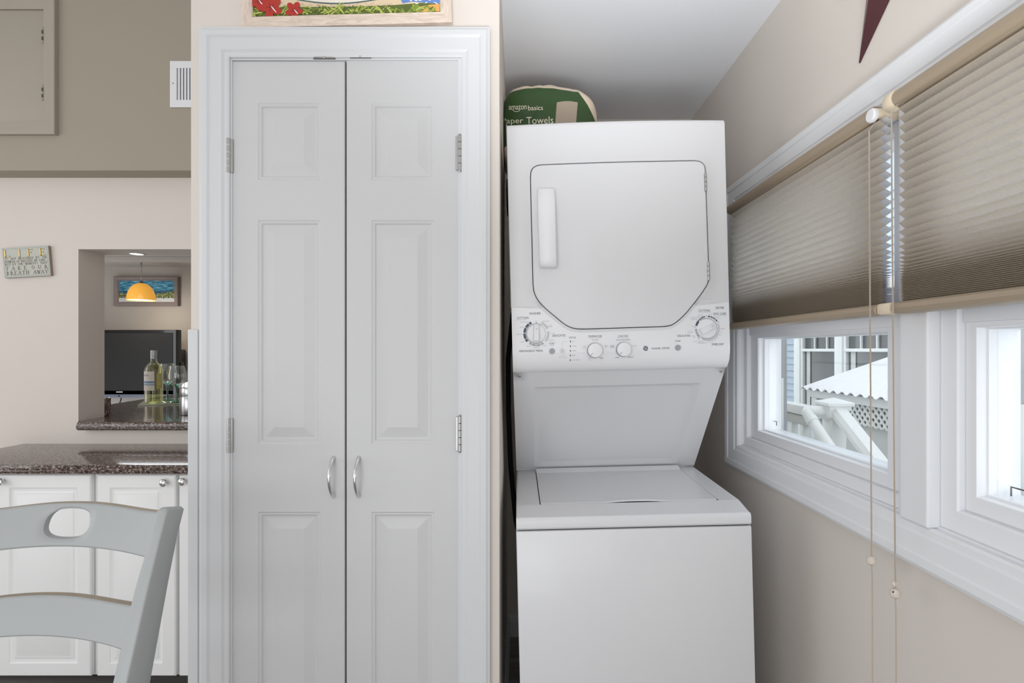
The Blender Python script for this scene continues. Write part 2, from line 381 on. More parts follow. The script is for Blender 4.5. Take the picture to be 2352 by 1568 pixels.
# ------------------------------------------------------------------ room shell
XW = 0.78; XWO = 0.88; YB = 2.41; YC = 1.40; CXL, CXR = -0.855, -0.049
YF = 2.43; XL = -3.45; ZH = 3.1; YR = -3.0
mb = MB(); mb.box((XL-.1, YR-.1, -.08), (XWO, 5.1, 0), M_FLOOR); struct(mb, 'floor', 'dark grey-brown wood plank floor')
WZ0, WZ1 = 0.953, 1.80; WY0, WY1 = 0.22, 1.865
mb = MB()
mb.box((XW, YR, 0), (XWO, YB+.1, WZ0), M_BEIGE); mb.box((XW, YR, WZ1), (XWO, YB+.1, ZH), M_BEIGE)
mb.box((XW, WY1, WZ0), (XWO, YB+.1, WZ1), M_BEIGE); mb.box((XW, YR, WZ0), (XWO, WY0, WZ1), M_BEIGE)
struct(mb, 'wall_right', 'beige wall on the right with the windows')
mb = MB(); mb.box((CXR-.06, YB, 0), (XW, YB+.1, 2.322), M_BEIGE); struct(mb, 'wall_back', 'beige wall at the back of the washer alcove')
# closet: front wall with a door opening, alcove side wall, far-room side wall
DX0, DX1, DZ = -.7515, -.150, 2.046
mb = MB()
mb.box((CXL, YC, 0), (DX0, YC+.10, ZH), M_BEIGE); mb.box((DX1, YC, 0), (CXR, YC+.10, ZH), M_BEIGE)
mb.box((DX0, YC, DZ), (DX1, YC+.10, ZH), M_BEIGE)
mb.box((CXR, YC, 2.322), (XW, YC+.10, ZH), M_BEIGE)
mb.box((CXR-.06, YC+.1, 0), (CXR, YB, 2.322), M_BEIGE); mb.box((CXL, YC+.1, 0), (CXL+.06, YF, ZH), M_BEIGE)
struct(mb, 'wall_front', 'beige wall around the white closet doors')
mb = MB(); mb.box((CXR-.06, YC+.1, 2.322), (XWO, YB+.1, 2.40), M_CEIL)
mb.box((XL-.1, YR-.1, ZH), (XWO, 2.6, ZH+.08), M_CEIL); struct(mb, 'ceiling', 'white ceiling above the washer alcove')
# far wall of the left room with pass-through, kitchen behind
OX, OZ0, OZ1, OT = -1.995, 0.925, 1.741, 0.153
mb = MB()
mb.box((XL, YF, 0), (OX, YF+OT, ZH), M_BEIGE); mb.box((OX, YF, 0), (CXL+.06, YF+OT, OZ0), M_BEIGE)
mb.box((OX, YF, OZ1), (CXL+.06, YF+OT, ZH), M_BEIGE)
struct(mb, 'wall_far', 'pale beige wall with the kitchen pass-through opening')
mb = MB(); mb.box((XL-.1, YR, 0), (XL, YF+OT, ZH), M_BEIGE); struct(mb, 'wall_left')
mb = MB(); mb.box((XL-.1, YR-.1, 0), (XWO, YR, ZH), M_BEIGE); struct(mb, 'wall_rear')
mb = MB()
mb.box((-4.3, 5.0, 0), (CXL, 5.1, 2.2), M_KITW); mb.box((-4.4, YF+OT, 0), (-4.3, 5.1, 2.2), M_KITW); mb.box((CXL-.05, YF+OT, 0), (CXL+.05, 5.0, 2.2), M_KITW)
struct(mb, 'wall_kitchen', 'greige kitchen wall seen through the pass-through')
mb = MB(); mb.box((-4.4, YF+OT, 2.06), (CXL+.05, 5.1, 2.16), M_KITW); struct(mb, 'ceiling_kitchen', 'kitchen ceiling beyond the pass-through')
mb = MB(); mb.box((-4.3, 4.45, 2.02), (CXL-.05, 4.50, 2.06), M_KITW, .004); struct(mb, 'trim_5', 'white ceiling strip in the kitchen')
mb = MB(); mb.box((-4.4, YF+OT+.0, -.08), (CXL, 5.1, 0.0), M_FLOOR)
# bulkhead
mb = MB(); zb = 2.065
pl = [V(XL, 2.331, zb), V(CXL, 2.331, zb), V(CXL, YF, zb), V(XL, YF, zb)]
mb.prism(pl, (0, 0, ZH-zb), M_TAUPE); struct(mb, 'wall_upper', 'taupe painted bulkhead above the beige wall')
# baseboards
def baseboard(name, a, b, n, h=.094, t=.014):
    a = Vector(a); b = Vector(b); n = Vector(n); prof = [(0, 0), (t, 0), (t, h*.74), (t*.75, h*.8), (t*.8, h*.86), (t*.45, h*.94), (t*.2, h), (0, h)]
    mb = MB(); mb.loft([[a+n*p[0]+V(0, 0, p[1]) for p in prof], [b+n*p[0]+V(0, 0, p[1]) for p in prof]], M_TRIM, True, True, True)
    struct(mb, name)
baseboard('baseboard_back', (CXR, YB, 0), (XW, YB, 0), (0, -1, 0))
baseboard('baseboard_left', (CXR, YC, 0), (CXR, YB-.0145, 0), (1, 0, 0))
baseboard('baseboard_right', (XW, YR, 0), (XW, YB-.0145, 0), (-1, 0, 0))
# corner guard strip on the closet's left corner
mb = MB(); mb.box((-.8555-.004, YC-.006, 0.0), (-.834, YC+.0, 1.338), M_TRIM, .002); mb.box((-.8605, YC-.006, 0.0), (-.8555, YC+.03, 1.338), M_TRIM, .002)
struct(mb, 'trim_1', 'white corner strip on the lower part of the closet wall edge')
# closet casing (mitred, moulded)
CAS = [(0, 0), (0, -.010), (.004, -.012), (.012, -.012), (.018, -.016), (.046, -.019), (.052, -.023), (.064, -.023), (.070, -.019), (.074, -.018), (.074, 0)]
def casing3(mb, xl, xr, zt, y, m):
    rings = []
    for (o, d) in CAS: rings.append([V(xl-o, y+d, 0), V(xl-o, y+d, zt+o), V(xr+o, y+d, zt+o), V(xr+o, y+d, 0)])
    mb.loft(rings, m, False)
mb = MB(); casing3(mb, DX0+.002, DX1-.002+.005, DZ-.002, YC, M_TRIM); struct(mb, 'trim_2', 'white moulded casing around the closet doors')
# jambs behind
mb = MB(); mb.box((DX0-.002, YC-.004, 0), (DX0+.006, YC+.10, DZ-.006), M_TRIM); mb.box((DX1-.006, YC-.004, 0), (DX1+.006, YC+.10, DZ-.006), M_TRIM); mb.box((DX0-.002, YC-.004, DZ-.006), (DX1+.006, YC+.10, DZ+.002), M_TRIM)
mb.box((DX0+.006, YC+.045, 0), (DX1-.006, YC+.055, DZ-.008), M_DARKV)
struct(mb, 'trim_3', 'white closet door jamb')
# ------------------------------------------------------------------ closet doors
def px_x(px, Y): return (px-CX)*Y/F
def py_z(py, Y): return H-(py-CY)*Y/F
def hinge(mb, x, z, y, h=.095, side=1):
    # barrel of five knuckles plus the visible leaf
    k = h/5
    for i in range(5):
        mb.lathe((x, y-.006, z-h/2+i*k), [(.0045, .0004), (.0055, .0012), (.0055, k-.0012), (.0045, k-.0004)], M_NICKEL, 12)
    mb.lathe((x, y-.006, z-h/2-.003), [(.003, 0), (.0045, .003)], M_NICKEL, 10); mb.lathe((x, y-.006, z+h/2), [(.0045, 0), (.003, .003)], M_NICKEL, 10)
    mb.box((x, y-.0055, z-h/2+.002), (x+side*.011, y+.001, z+h/2-.002), M_NICKEL, .0008, 1)
def bow_handle(mb, px, pya, pyb, Y):
    xa = px_x(px, Y); za, zb_ = py_z(pya, Y), py_z(pyb, Y); pts = []; rr = []
    n = 22
    for i in range(n+1):
        t = i/n; s = math.sin(pi*t)
        pts.append(V(xa, Y-.001-.033*s**.8 if 0 < t < 1 else Y-.0, za+(zb_-za)*t)); rr.append(.0052-.0012*s)
    mb.tube(pts, rr, M_CHROME, 12)
YD = YC
doors = []
for (name, pl, pr, pxl, pxr, hx, hs, hy, lab, bx, by0) in [
    ('door_1', 533.2, 791.6, (592, 737), (592, 737), 524.5, 1, ((317, 402), (958, 1040)), 'left leaf of the white panelled closet doors', 766, 0),
    ('door_2', 795.6, 1055.4, (853, 998), (853, 998), 1056, 1, ((312, 395), (953, 1037)), 'right leaf of the white panelled closet doors', 824, 0)]:
    x0, x1 = px_x(pl, YD), px_x(pr, YD); zt = py_z(140 if name == 'door_1' else 137, YD)
    a, b = px_x(pxl[0], YD), px_x(pxl[1], YD)
    panels = [(a, py_z(414, YD), b, py_z(236, YD)), (a, py_z(1020, YD), b, py_z(505, YD)), (a, .17, b, py_z(1175, YD))]
    mb = MB(); panelled(mb, x0, .012, x1, zt, YD, .033, panels, M_DOOR)
    d = struct(mb, name, lab)
    mb = MB(); bow_handle(mb, bx, 1050, 1140, YD); mb.build('handle', d, 'bowed polished metal pull')
    for (ya, yb) in hy:
        mb = MB(); Yh = YD; hinge(mb, px_x(hx, Yh-.006), py_z((ya+yb)/2, Yh), Yh-.001, .092, 1 if name == 'door_1' else -1)
        mb.build('hinge', d)
# roller catches on the head jamb
for i, (xa, xb, yy) in enumerate([(722, 772, 135), (805, 855, 133)]):
    mb = MB(); x0, x1 = px_x(xa, YC), px_x(xb, YC); z = py_z(yy, YC)
    mb.box((x0, YC-.009, z-.004), (x1, YC-.0041, z+.004), M_DKMET, .001); mb.box((x0+.004, YC-.011, z-.001), (x1-.006, YC-.008, z+.003), M_NICKEL, .001)
    mb.lathe(((x0+x1)/2, YC-.006, z-.001), [(.001, -.006), (.003, -.005), (.003, .001)], M_NICKEL, 12, 'y')
    solo(mb, 'door_catch', ['dark metal catch over the left closet door', 'dark metal catch over the right closet door'][i], 'catch', 'catches over the closet doors')

# ------------------------------------------------------------------ stacked washer and dryer
TH = math.radians(1.43)
MM = Matrix.Translation(V(.0163, 1.376, 0)) @ Matrix.Rotation(-TH, 4, 'Y')
MI = MM.inverted()
W = .604; DF = .11; ZT = 1.912; DP = .006
def L2(px, py, Y=1.486):
    q = MI @ P(px, py, Y); return q.x, q.z
def bow(v):
    t = 2*v.x/W-1; k = max(0, min(1, (.42-v.y)/.30)); v.y -= .012*(1-t*t)*k; return v
unit = thing('washer_dryer', 'white stacked laundry unit with the dryer above and the washer below', 'washer dryer', mtx=MM)
def off(loop, d):
    n = len(loop); out = []
    for i in range(n):
        a = loop[i-1]; b = loop[(i+1) % n]; t = (b-a).normalized(); out.append(loop[i]+Vector((-t.y, t.x))*d)
    return out
def resample(pts, n):
    pts = [Vector(p) for p in pts]; L = [0]
    for a, b in zip(pts, pts[1:]): L.append(L[-1]+(b-a).length)
    out = []
    for i in range(n):
        s = L[-1]*i/(n-1); k = 0
        while k < len(L)-2 and L[k+1] < s: k += 1
        t = (s-L[k])/max(1e-9, L[k+1]-L[k]); out.append(pts[k].lerp(pts[k+1], min(1, t)))
    return out
def catmull(pts, sub=6):
    pts = [Vector(p) for p in pts]; out = []
    for i in range(len(pts)-1):
        p0 = pts[max(i-1, 0)]; p1 = pts[i]; p2 = pts[i+1]; p3 = pts[min(i+2, len(pts)-1)]
        for k in range(sub):
            t = k/sub; out.append(0.5*((2*p1)+(p2-p0)*t+(2*p0-5*p1+4*p2-p3)*t*t+(3*p1-p0-3*p2+p3)*t**3))
    out.append(pts[-1]); return out
ND = 64
top = resample(catmull([L2(*p) for p in [(1217, 412), (1218.5, 396), (1225, 386), (1238, 381), (1262, 380), (1330, 378.3), (1420, 375.8), (1500, 373.8), (1570, 371.5), (1596, 371), (1610, 375), (1617.5, 385), (1619, 400)]]), ND)
bot = resample(catmull([L2(*p) for p in [(1223, 655), (1225.5, 672), (1234, 690), (1250, 708), (1272, 727), (1297, 747), (1315, 755), (1335, 757), (1380, 756), (1440, 754), (1500, 752), (1528, 750.5), (1545, 745), (1568, 726), (1592, 698), (1611, 673), (1624, 652), (1627, 636)]]), ND)
loop = top + bot[::-1]      # clockwise seen from the front
YQ = DF
zs_l = L2(1180, 706)[1]     # seam between cabinet front and control panel
kk = next(i for i in range(ND) if bot[i].y < zs_l)
kr = next(i for i in range(ND-1, 0, -1) if bot[i].y < zs_l)
def fr(p, y): return V(p[0], y, p[1])
ZC0 = L2(1430, 806)[1]      # bottom of flat part of the control panel
outer = [Vector((W*i/(ND-1), ZT-.012)) for i in range(ND)]
bo = []
for i in range(ND):
    if i <= kk: bo.append(Vector((0, bot[0].y+(zs_l-bot[0].y)*i/kk)))
    elif i >= kr: bo.append(Vector((W, bot[-1].y+(zs_l-bot[-1].y)*(ND-1-i)/(ND-1-kr))))
    else: bo.append(Vector((W*(i-kk-1)/(kr-kk-2), ZC0)))
outer += bo[::-1]
NL = len(loop)
ring1 = [a_ if (i_ < ND or kk_ > 0) else b2_ for i_, (a_, b2_, kk_) in enumerate(zip(off(loop, .020), off(loop, .008), [1 if (i2 < ND or not (ND+(ND-1-kr)-2 <= i2 < ND+(ND-1-kk)+3)) else 0 for i2 in range(NL)]))]; ring1 = [Vector((max(.003, min(W-.003, p.x)), max(ZC0+.004, p.y))) for p in ring1]
# corner radius on the outer top corners
def edge_y(p): return 0.0
body = MB(MM); cpan = MB(MM)
lo_start = ND+(ND-1-kr); lo_end = ND+(ND-1-kk)    # indices in loop that belong to the control panel
for i in range(NL):
    j = (i+1) % NL
    tgt = cpan if (lo_start <= i < lo_end) else body
    m = M_PLAS if tgt is cpan else M_ENAM
    A0, A1 = fr(outer[i], YQ), fr(outer[j], YQ); B0, B1 = fr(ring1[i], YQ), fr(ring1[j], YQ)
    dep = -DP
    C0, C1 = fr(loop[i], YQ+dep), fr(loop[j], YQ+dep); D0, D1 = fr(loop[i], YQ+.03), fr(loop[j], YQ+.03)
    def sub(a0, a1, b0, b1, n):
        for q in range(n):
            t0, t1 = q/n, (q+1)/n
            tgt.add([bow(a0.lerp(b0, t0)), bow(a1.lerp(b1, t0)), bow(a1.lerp(b1, t1)), bow(a0.lerp(b0, t1))], [[0, 1, 2, 3]], m)
    sub(A0, A1, B0, B1, 3); sub(B0, B1, C0, C1, 1); sub(C0, C1, D0, D1, 1)
# dark backing that paints the shade of the gap round the door
gap_sh = MB(MM)
il = off(loop, .004)
gap_sh.add([bow(fr(p, YQ+.022)) for p in il[:ND]]+[bow(fr(p, YQ+.022)) for p in il[ND:][::-1]], [[i, i+1, ND+i+1, ND+i] for i in range(ND-1)], M_GAPSH)
# top edge rounding and skirts of the cabinet front
NX = 24
def xstrip(tgt, prof, m, x0=0.0, x1=W):
    rows = [[bow(V(x0+(x1-x0)*i/NX, y, z)) for i in range(NX+1)] for (y, z) in prof]
    tgt.loft(rows, m, False)
xstrip(body, [(YQ, ZT-.012), (YQ+.003, ZT-.005), (YQ+.010, ZT-.0005), (YQ+.020, ZT), (YQ+.10, ZT)], M_ENAM)
for sx, x in ((-1, 0.0), (1, W)):
    prof = [(YQ, 0), (YQ+.004, .004*sx*0.5), (YQ+.03, .004*sx*0.5), (YQ+.06, 0.0)]
    rows = [[V(x+d, y, z) for (y, d) in prof] for z in (zs_l, ZT-.012, ZT-.004, ZT)]
    body.loft(rows, M_ENAM, False)
body.box((.002, YQ+.035, 1.228), (W-.002, .555, ZT-.0005), M_ENAM, .006)
body.build('dryer_cabinet', unit)
gap_sh.build('door_gap_shade', unit, 'dark strip painted as shade in the gap around the dryer door')
# control panel lower lip
lip = [(YQ, ZC0), (YQ+.0025, ZC0-.014), (YQ+.007, ZC0-.030), (YQ+.016, ZC0-.042), (YQ+.027, ZC0-.052), (YQ+.035, ZC0-.054), (YQ+.06, ZC0-.054)]
xstrip(cpan, lip, M_PLAS)
for x in (0.0, W):
    pts = [V(x, YQ, zs_l)] + [V(x, y, z) for y, z in lip] + [V(x, YQ+.06, zs_l)]
    cpan.add([p.copy() for p in pts], [list(range(len(pts)))], M_PLAS)
# seam lines between cabinet front and panel
s0 = bot[kk]; s1 = bot[kr]
for (xa, xb) in ((0.001, s0.x-.004), (s1.x+.004, W-.001)):
    n = 8; rows = []
    for (dy, dz) in ((-.0004, .0007), (-.0012, 0), (-.0004, -.0007)):
        rows.append([bow(V(xa+(xb-xa)*i/n, YQ+dy, zs_l+dz)) for i in range(n+1)])
    cpan.loft(rows, M_PLAS, False)
cp = cpan.build('control_panel', unit)
def face_y(z):
    if z >= ZC0: return YQ
    for (ya, za), (yb, zb_) in zip(lip, lip[1:]):
        if zb_ <= z <= za: return ya+(yb-ya)*(za-z)/(za-zb_)
    return YQ
def cpf(px, py, lift=.0005):
    x, z = L2(px, py, 1.476); return bow(V(x, face_y(z)-lift, z))
lt = MB(MM)
T = [('WASHER', 1228.9, 719.3, 26.4, 5.4, 0), ('COTTONS', 1200.5, 729.4, 27.4, 4.8, 0), ('REGULAR / HOT', 1198, 733.8, 22, 1.8, 1), ('EXTRA-HEAVY', 1206, 739, 21, 2.1, 1),
 ('HEAVY', 1199, 751, 10, 2, 1), ('MEDIUM', 1193, 767.5, 13, 2, 1), ('LIGHT', 1200.5, 785, 9, 2, 1), ('OFF', 1231.5, 737.3, 5, 1.8, 1), ('SPIN ONLY', 1254, 737.5, 16, 2.1, 1),
 ('QUICK', 1263.5, 746.5, 9.5, 2, 1), ('RINSE', 1263.5, 749.8, 9.5, 2, 1), ('LIGHT', 1270, 765, 8.5, 2, 1), ('MEDIUM', 1267, 781, 12.5, 2, 1), ('DELICATES', 1284, 770.2, 30, 5, 0),
 ('HEAVY', 1214, 794.8, 10, 2, 1), ('MEDIUM', 1233, 797.5, 13, 2, 1), ('LIGHT', 1251.5, 793.8, 9, 2, 1), ('PERMANENT PRESS', 1220, 805.8, 54, 5, 0),
 ('STATUS', 1314.8, 774.9, 15.5, 3.9, 0), ('START', 1268, 788.5, 13, 4, 0), ('PAUSE', 1268, 792.6, 9.5, 2, 1), ('ON', 1316.5, 783.9, 5, 2, 1), ('WASH', 1319.3, 794.5, 9.5, 2.2, 1),
 ('RINSE', 1319, 805.2, 9, 2.2, 1), ('SPIN', 1318, 815.8, 7.5, 2.2, 1), ('LID LOCKED', 1323.5, 826.4, 18.5, 2.2, 1), ('FABRIC', 1292, 816.8, 12, 2.2, 2), ('SOFTENER', 1292.5, 821, 18.5, 2.2, 2),
 ('TEMPERATURE', 1366.5, 772, 32, 4, 0), ('WASH / RINSE', 1366, 775.9, 30, 1.6, 1), ('TAP COLD', 1366.5, 780.3, 14, 2.2, 0), ('COLD', 1342.5, 795.5, 8, 2, 1), ('COLD', 1342.5, 799, 8, 2, 2),
 ('HOT', 1392, 794, 6, 2, 0), ('COLD', 1392, 797.5, 7, 2, 2), ('COOL', 1354, 822.9, 7.5, 2, 1), ('COLD', 1354, 826.5, 7, 2, 2), ('WARM', 1381.5, 822, 9, 2.2, 0), ('COLD', 1381.5, 825.4, 7, 2, 2),
 ('LOAD SIZE', 1430.8, 771.5, 22.5, 4, 0), ('WATER LEVEL', 1431, 775.6, 29, 1.6, 1), ('AUTO LOAD SENSING', 1431, 780.2, 33, 2.4, 0), ('EXTRA', 1406, 793.8, 9.5, 2.2, 0), ('LARGE', 1406, 797.1, 9.5, 2.2, 0),
 ('LARGE', 1417.5, 821, 9.5, 2.2, 0), ('MEDIUM', 1448.5, 819.8, 12.5, 2.2, 0), ('SMALL', 1457.5, 794, 9, 2.2, 1), ('WASHER', 1506.2, 799.9, 21.5, 4.3, 0), ('DRYER', 1529.6, 799.3, 16.5, 4.3, 0),
 ('START', 1557.5, 783, 13, 3.8, 0), ('DRYER', 1656, 706.2, 20, 5, 0), ('COTTONS', 1618.8, 712.6, 26.5, 4.7, 0), ('AUTO / REGULAR HEAT', 1621, 716.4, 30, 1.5, 1), ('EASY CARE', 1655.7, 719.7, 30, 4.7, 0),
 ('AUTO / MEDIUM HEAT', 1656, 723.8, 30, 1.5, 1), ('DELICATES', 1571.2, 770.8, 30, 4.7, 0), ('TIMED DRY', 1650.4, 790.4, 30, 4.7, 0), ('LESS DRY', 1612, 725.5, 14, 1.8, 1), ('DAMP', 1610, 722.3, 13, 1.5, 2),
 ('OPTIMUM DRY', 1598, 729, 22, 2, 1), ('MORE DRY', 1595.5, 733, 15.5, 2, 1), ('MORE', 1633, 722, 8, 1.8, 1), ('DRY', 1632, 725.3, 6, 1.8, 1), ('OFF', 1624.5, 724.8, 4, 1.6, 1), ('LESS DRY', 1648, 728, 13.5, 1.8, 1), ('DAMP', 1653, 731, 13, 1.5, 2),
 ('OFF', 1594, 749.5, 5, 1.8, 1), ('OFF', 1652.5, 739.5, 4, 1.8, 1), ('LESS DRY', 1587, 763.5, 14, 1.8, 1), ('LESS', 1586, 760, 14, 1.6, 2), ('MORE', 1593.5, 771, 8.5, 1.8, 1), ('DRY', 1595.5, 774.3, 6, 1.8, 1), ('OFF', 1606, 777.5, 4.5, 1.8, 1),
 ('80 MIN', 1663, 754.5, 10, 2.1, 1), ('70', 1658, 762.3, 3.5, 2.1, 1), ('60', 1655.8, 769, 3.5, 2.1, 1), ('50', 1650.5, 775.5, 3.5, 2.1, 1), ('40', 1644.7, 780, 3.5, 2.1, 1), ('30', 1637.6, 783, 3.5, 2.1, 1), ('20', 1630.8, 784.8, 3.5, 2.1, 1),
 ('QUICK FLUFF 20', 1605.2, 784, 24, 2.2, 1), ('DEWRINKLE 10', 1614.6, 787.3, 22, 2.2, 1)]
INKS = [M_INK, M_INKL, M_PALE]
for (s, cx, cy, w_, h_, k) in T: put_text(lt, s, cpf, cx, cy, w_, h_, INKS[k], 1.4)
def pxrect(mb_, x0, y0, x1, y1, m): mb_.add([cpf(x0, y1), cpf(x1, y1), cpf(x1, y0), cpf(x0, y0)], [[0, 1, 2, 3]], m)
for yy in (784, 794.8, 805.4, 816, 826.8): pxrect(lt, 1309.2, yy-2.1, 1311.2, yy+2.1, M_INK)
pxrect(lt, 1519.2, 796, 1519.5, 803, M_INKL); pxrect(lt, 1200, 734.9, 1200.1, 735, M_INKL)
pxrect(lt, 1291.4, 784.2, 1291.8, 797, M_PALE); pxrect(lt, 1291.4, 784.0, 1305, 784.4, M_PALE)
def arc(mb_, cx, cy, r0, r1, a0, a1, m, fn=cpf, n=20):
    v = []
    for i in range(n+1):
        a = math.radians(a0+(a1-a0)*i/n)
        v += [fn(cx+r0*math.cos(a), cy-r0*math.sin(a)), fn(cx+r1*math.cos(a), cy-r1*math.sin(a))]
    mb_.add(v, [[2*i, 2*i+1, 2*i+3, 2*i+2] for i in range(n)], m)
wx, wy = 1232.2, 765.6
for (a0, a1) in ((115, 126), (129, 150), (153, 176), (180, 205), (208, 221)): arc(lt, wx, wy, 25, 30.2, a0, a1, M_NAVY)
for (a0, a1) in ((234, 244), (247, 266), (270, 290), (294, 306)): arc(lt, wx, wy, 25.5, 29, a0, a1, M_INKL)
arc(lt, wx, wy, 25, 30, 24, 66, M_PALE); arc(lt, wx, wy, 25, 30, -40, 10, M_PALE)
arc(lt, wx, wy-25.5, 0, 1.0, 0, 360, M_INK)
dx_, dy_ = 1627.0, 754.2
arc(lt, dx_, dy_, 24.5, 30, 144, 167, M_NAVY)
for (a0, a1) in ((136, 143), (125, 134), (112, 123), (104, 110), (78, 89), (66, 75), (58, 64), (50, 56), (38, 47)): arc(lt, dx_, dy_, 26.5, 29.5, a0, a1, M_NAVY)
for (a0, a1) in ((182, 190), (192, 197), (199, 207), (209, 224)): arc(lt, dx_, dy_, 25.5, 30, a0, a1, M_INKL)
arc(lt, dx_, dy_, 25.5, 28.5, -120, 24, M_PALE)
for a in (97, 33, 174, 228): arc(lt, dx_+29*math.cos(math.radians(a)), dy_-29*math.sin(math.radians(a)), 0, .9, 0, 360, M_INK, n=8)
# round monogram emblem: a dark disc with scalloped edge and pale script strokes
ex, ey = 1482.6, 800.0
v = [cpf(ex, ey, .0006)]
for i in range(64):
    a = 2*pi*i/64; r = 5.6+0.42*math.cos(8*a+.4); v.append(cpf(ex+r*math.cos(a), ey-r*math.sin(a), .0006))
lt.add(v, [[0, 1+i, 1+(i+1) % 64] for i in range(64)], M_INK)
cpf2 = lambda x, y: cpf(x, y, .0012)
for a in (45, 135, 225, 315):
    x_, y_ = ex+3.7*math.cos(math.radians(a+22)), ey-3.7*math.sin(math.radians(a+22)); arc(lt, x_, y_, .75, 1.25, a-150, a+110, M_PLAS, cpf2, 10)
put_text(lt, 'G', cpf2, ex-1.3, ey+.1, 2.9, 4.4, M_PLAS, 8); put_text(lt, 'E', cpf2, ex+1.6, ey-.1, 2.3, 4.2, M_PLAS, 8)
arc(lt, 1291.9, 805.8, 5.6, 6.0, 0, 360, M_INKL); arc(lt, 1291.9, 805.8, 3.3, 3.8, 0, 360, M_INK, n=6); put_text(lt, 'x', cpf, 1291.9, 805.8, 2.2, 2.6, M_INK)
lt.build('lettering', cp, 'grey printed wording and dial markings', kind='stuff')
def knob(name, px, py, r, h, lab, kind, ang=0):
    x, z = L2(px, py, 1.476); y = bow(V(x, face_y(z), z)).y; s = 1.476/F; R = r*s
    mb = MB(MM)
    if kind == 'dial':
        mb.lathe((x, y, z), [(R*1.0, 0), (R*1.0, -.003), (R*.97, -.006), (R*.90, -.0075), (R*.88, -.006), (.001, -.0065)], M_PLAS, 48, 'y', False, True)
        mb.lathe((x, y, z), [(R*1.06, 0), (R*1.06, -.001), (R*1.0, -.001)], M_GREYP, 48, 'y', False, False)
        c, sn = math.cos(math.radians(ang)), math.sin(math.radians(ang))
        bw = R*.34; fr_ = R*.92
        def q(u, v_, dy): return V(x+u*c-v_*sn, y+dy, z+u*sn+v_*c)
        # grip bar: low at the pointer end, high and blunt at the other
        sec = []
        for (u, hh, ww) in ((fr_, -.009, bw*.9), (fr_*.8, -.014, bw), (0, -.019, bw*.95), (-fr_*.75, -.021, bw), (-fr_*.86, -.019, bw)):
            sec.append([q(u, -ww, -.005), q(u, -ww*.86, hh+.002), q(u, -ww*.7, hh), q(u, ww*.7, hh), q(u, ww*.86, hh+.002), q(u, ww, -.005)])
        mb.loft(sec, M_PLAS, True, True, True)
        mb.add([q(fr_*.98, -.0006, -.0095), q(fr_*.45, -.0006, -.0172), q(fr_*.45, .0006, -.0172), q(fr_*.98, .0006, -.0095)], [[0, 1, 2, 3]], M_INK)
    elif kind == 'knob':
        mb.lathe((x, y, z), [(R*1.02, 0), (R*1.02, -.002), (R*.97, -.003), (R*.95, -h), (R*.93, -h-.001)], M_GREYP, 40, 'y', False, False)
        mb.lathe((x, y, z), [(R*.96, -h*.5), (R*.95, -h-.001), (R*.90, -h-.0028), (R*.84, -h-.0032), (.001, -h-.0034)], M_PLAS, 40, 'y', False, True)
        c, sn = math.cos(math.radians(ang)), math.sin(math.radians(ang))
        def q(u, v_): return V(x+u*c-v_*sn, y-h-.0037, z+u*sn+v_*c)
        mb.add([q(R*.88, -.0005), q(R*.5, -.0005), q(R*.5, .0005), q(R*.88, .0005)], [[0, 1, 2, 3]], M_INK)
    else:
        mb.lathe((x, y, z), [(R, 0), (R, -.003), (R*.85, -.0048), (R*.5, -.0050), (.0008, -.0036)], M_GREYP, 28, 'y', False, True)
    mb.build(name, cp, lab)
knob('washer_dial', 1231.7, 765.8, 22.5, .02, 'white washer cycle dial with its pointer straight up', 'dial', 88)
knob('dryer_dial', 1624.5, 754.5, 23, .02, 'white dryer cycle dial turned to the upper right', 'dial', 25)
knob('temperature_knob', 1365.5, 804.4, 17.3, .012, 'round white temperature knob', 'knob', -135)
knob('load_size_knob', 1431.5, 802.2, 17, .012, 'round white load size knob', 'knob', -135)
knob('start_button', 1268.2, 806.2, 6.5, .005, 'grey washer start button', 'button')
knob('start_button', 1557.0, 798.2, 6.5, .005, 'grey dryer start button', 'button')
# dryer door
dd = MB(MM)
rg = [(off(loop, -.0022), .020), (off(loop, -.0022), .0022-DP), (off(loop, -.0034), .0006-DP), (off(loop, -.0052), -DP)]
dd.loft([[bow(fr(p, YQ+y)) for p in r] for r, y in rg], M_ENAM, True)
r = rg[-1][0]; tt = r[:ND]; bb = r[ND:][::-1]; nz_ = 4
for i in range(ND-1):
    for q in range(nz_):
        a, b = q/nz_, (q+1)/nz_
        dd.add([bow(fr(tt[i].lerp(bb[i], a), YQ-DP)), bow(fr(tt[i+1].lerp(bb[i+1], a), YQ-DP)), bow(fr(tt[i+1].lerp(bb[i+1], b), YQ-DP)), bow(fr(tt[i].lerp(bb[i], b), YQ-DP))], [[0, 1, 2, 3]], M_ENAM)
ddo = dd.build('dryer_door', unit)
mb = MB(MM)
def hq(px, py, y):
    x, z = L2(px, py, 1.462); return bow(V(x, y, z))
secs = []
for (py, dep, wl, wr) in ((431, .008, 1236, 1272), (434, .013, 1234, 1274), (470, .020, 1234.5, 1275), (540, .024, 1236.5, 1276.5), (596, .024, 1238.5, 1278), (611, .022, 1239.5, 1278.5), (614.5, .016, 1240.5, 1278)):
    YE = YQ-DP; secs.append([hq(wl, py, YE+.001), hq(wl, py, YE-dep+.003), hq(wl+2.5, py, YE-dep), hq(wr-2.5, py, YE-dep), hq(wr, py, YE-dep+.003), hq(wr+.5, py, YE+.001)])
mb.loft(secs, M_PLAS, True, True, True); mb.build('door_handle', ddo, 'flat white pull handle', ang=50)
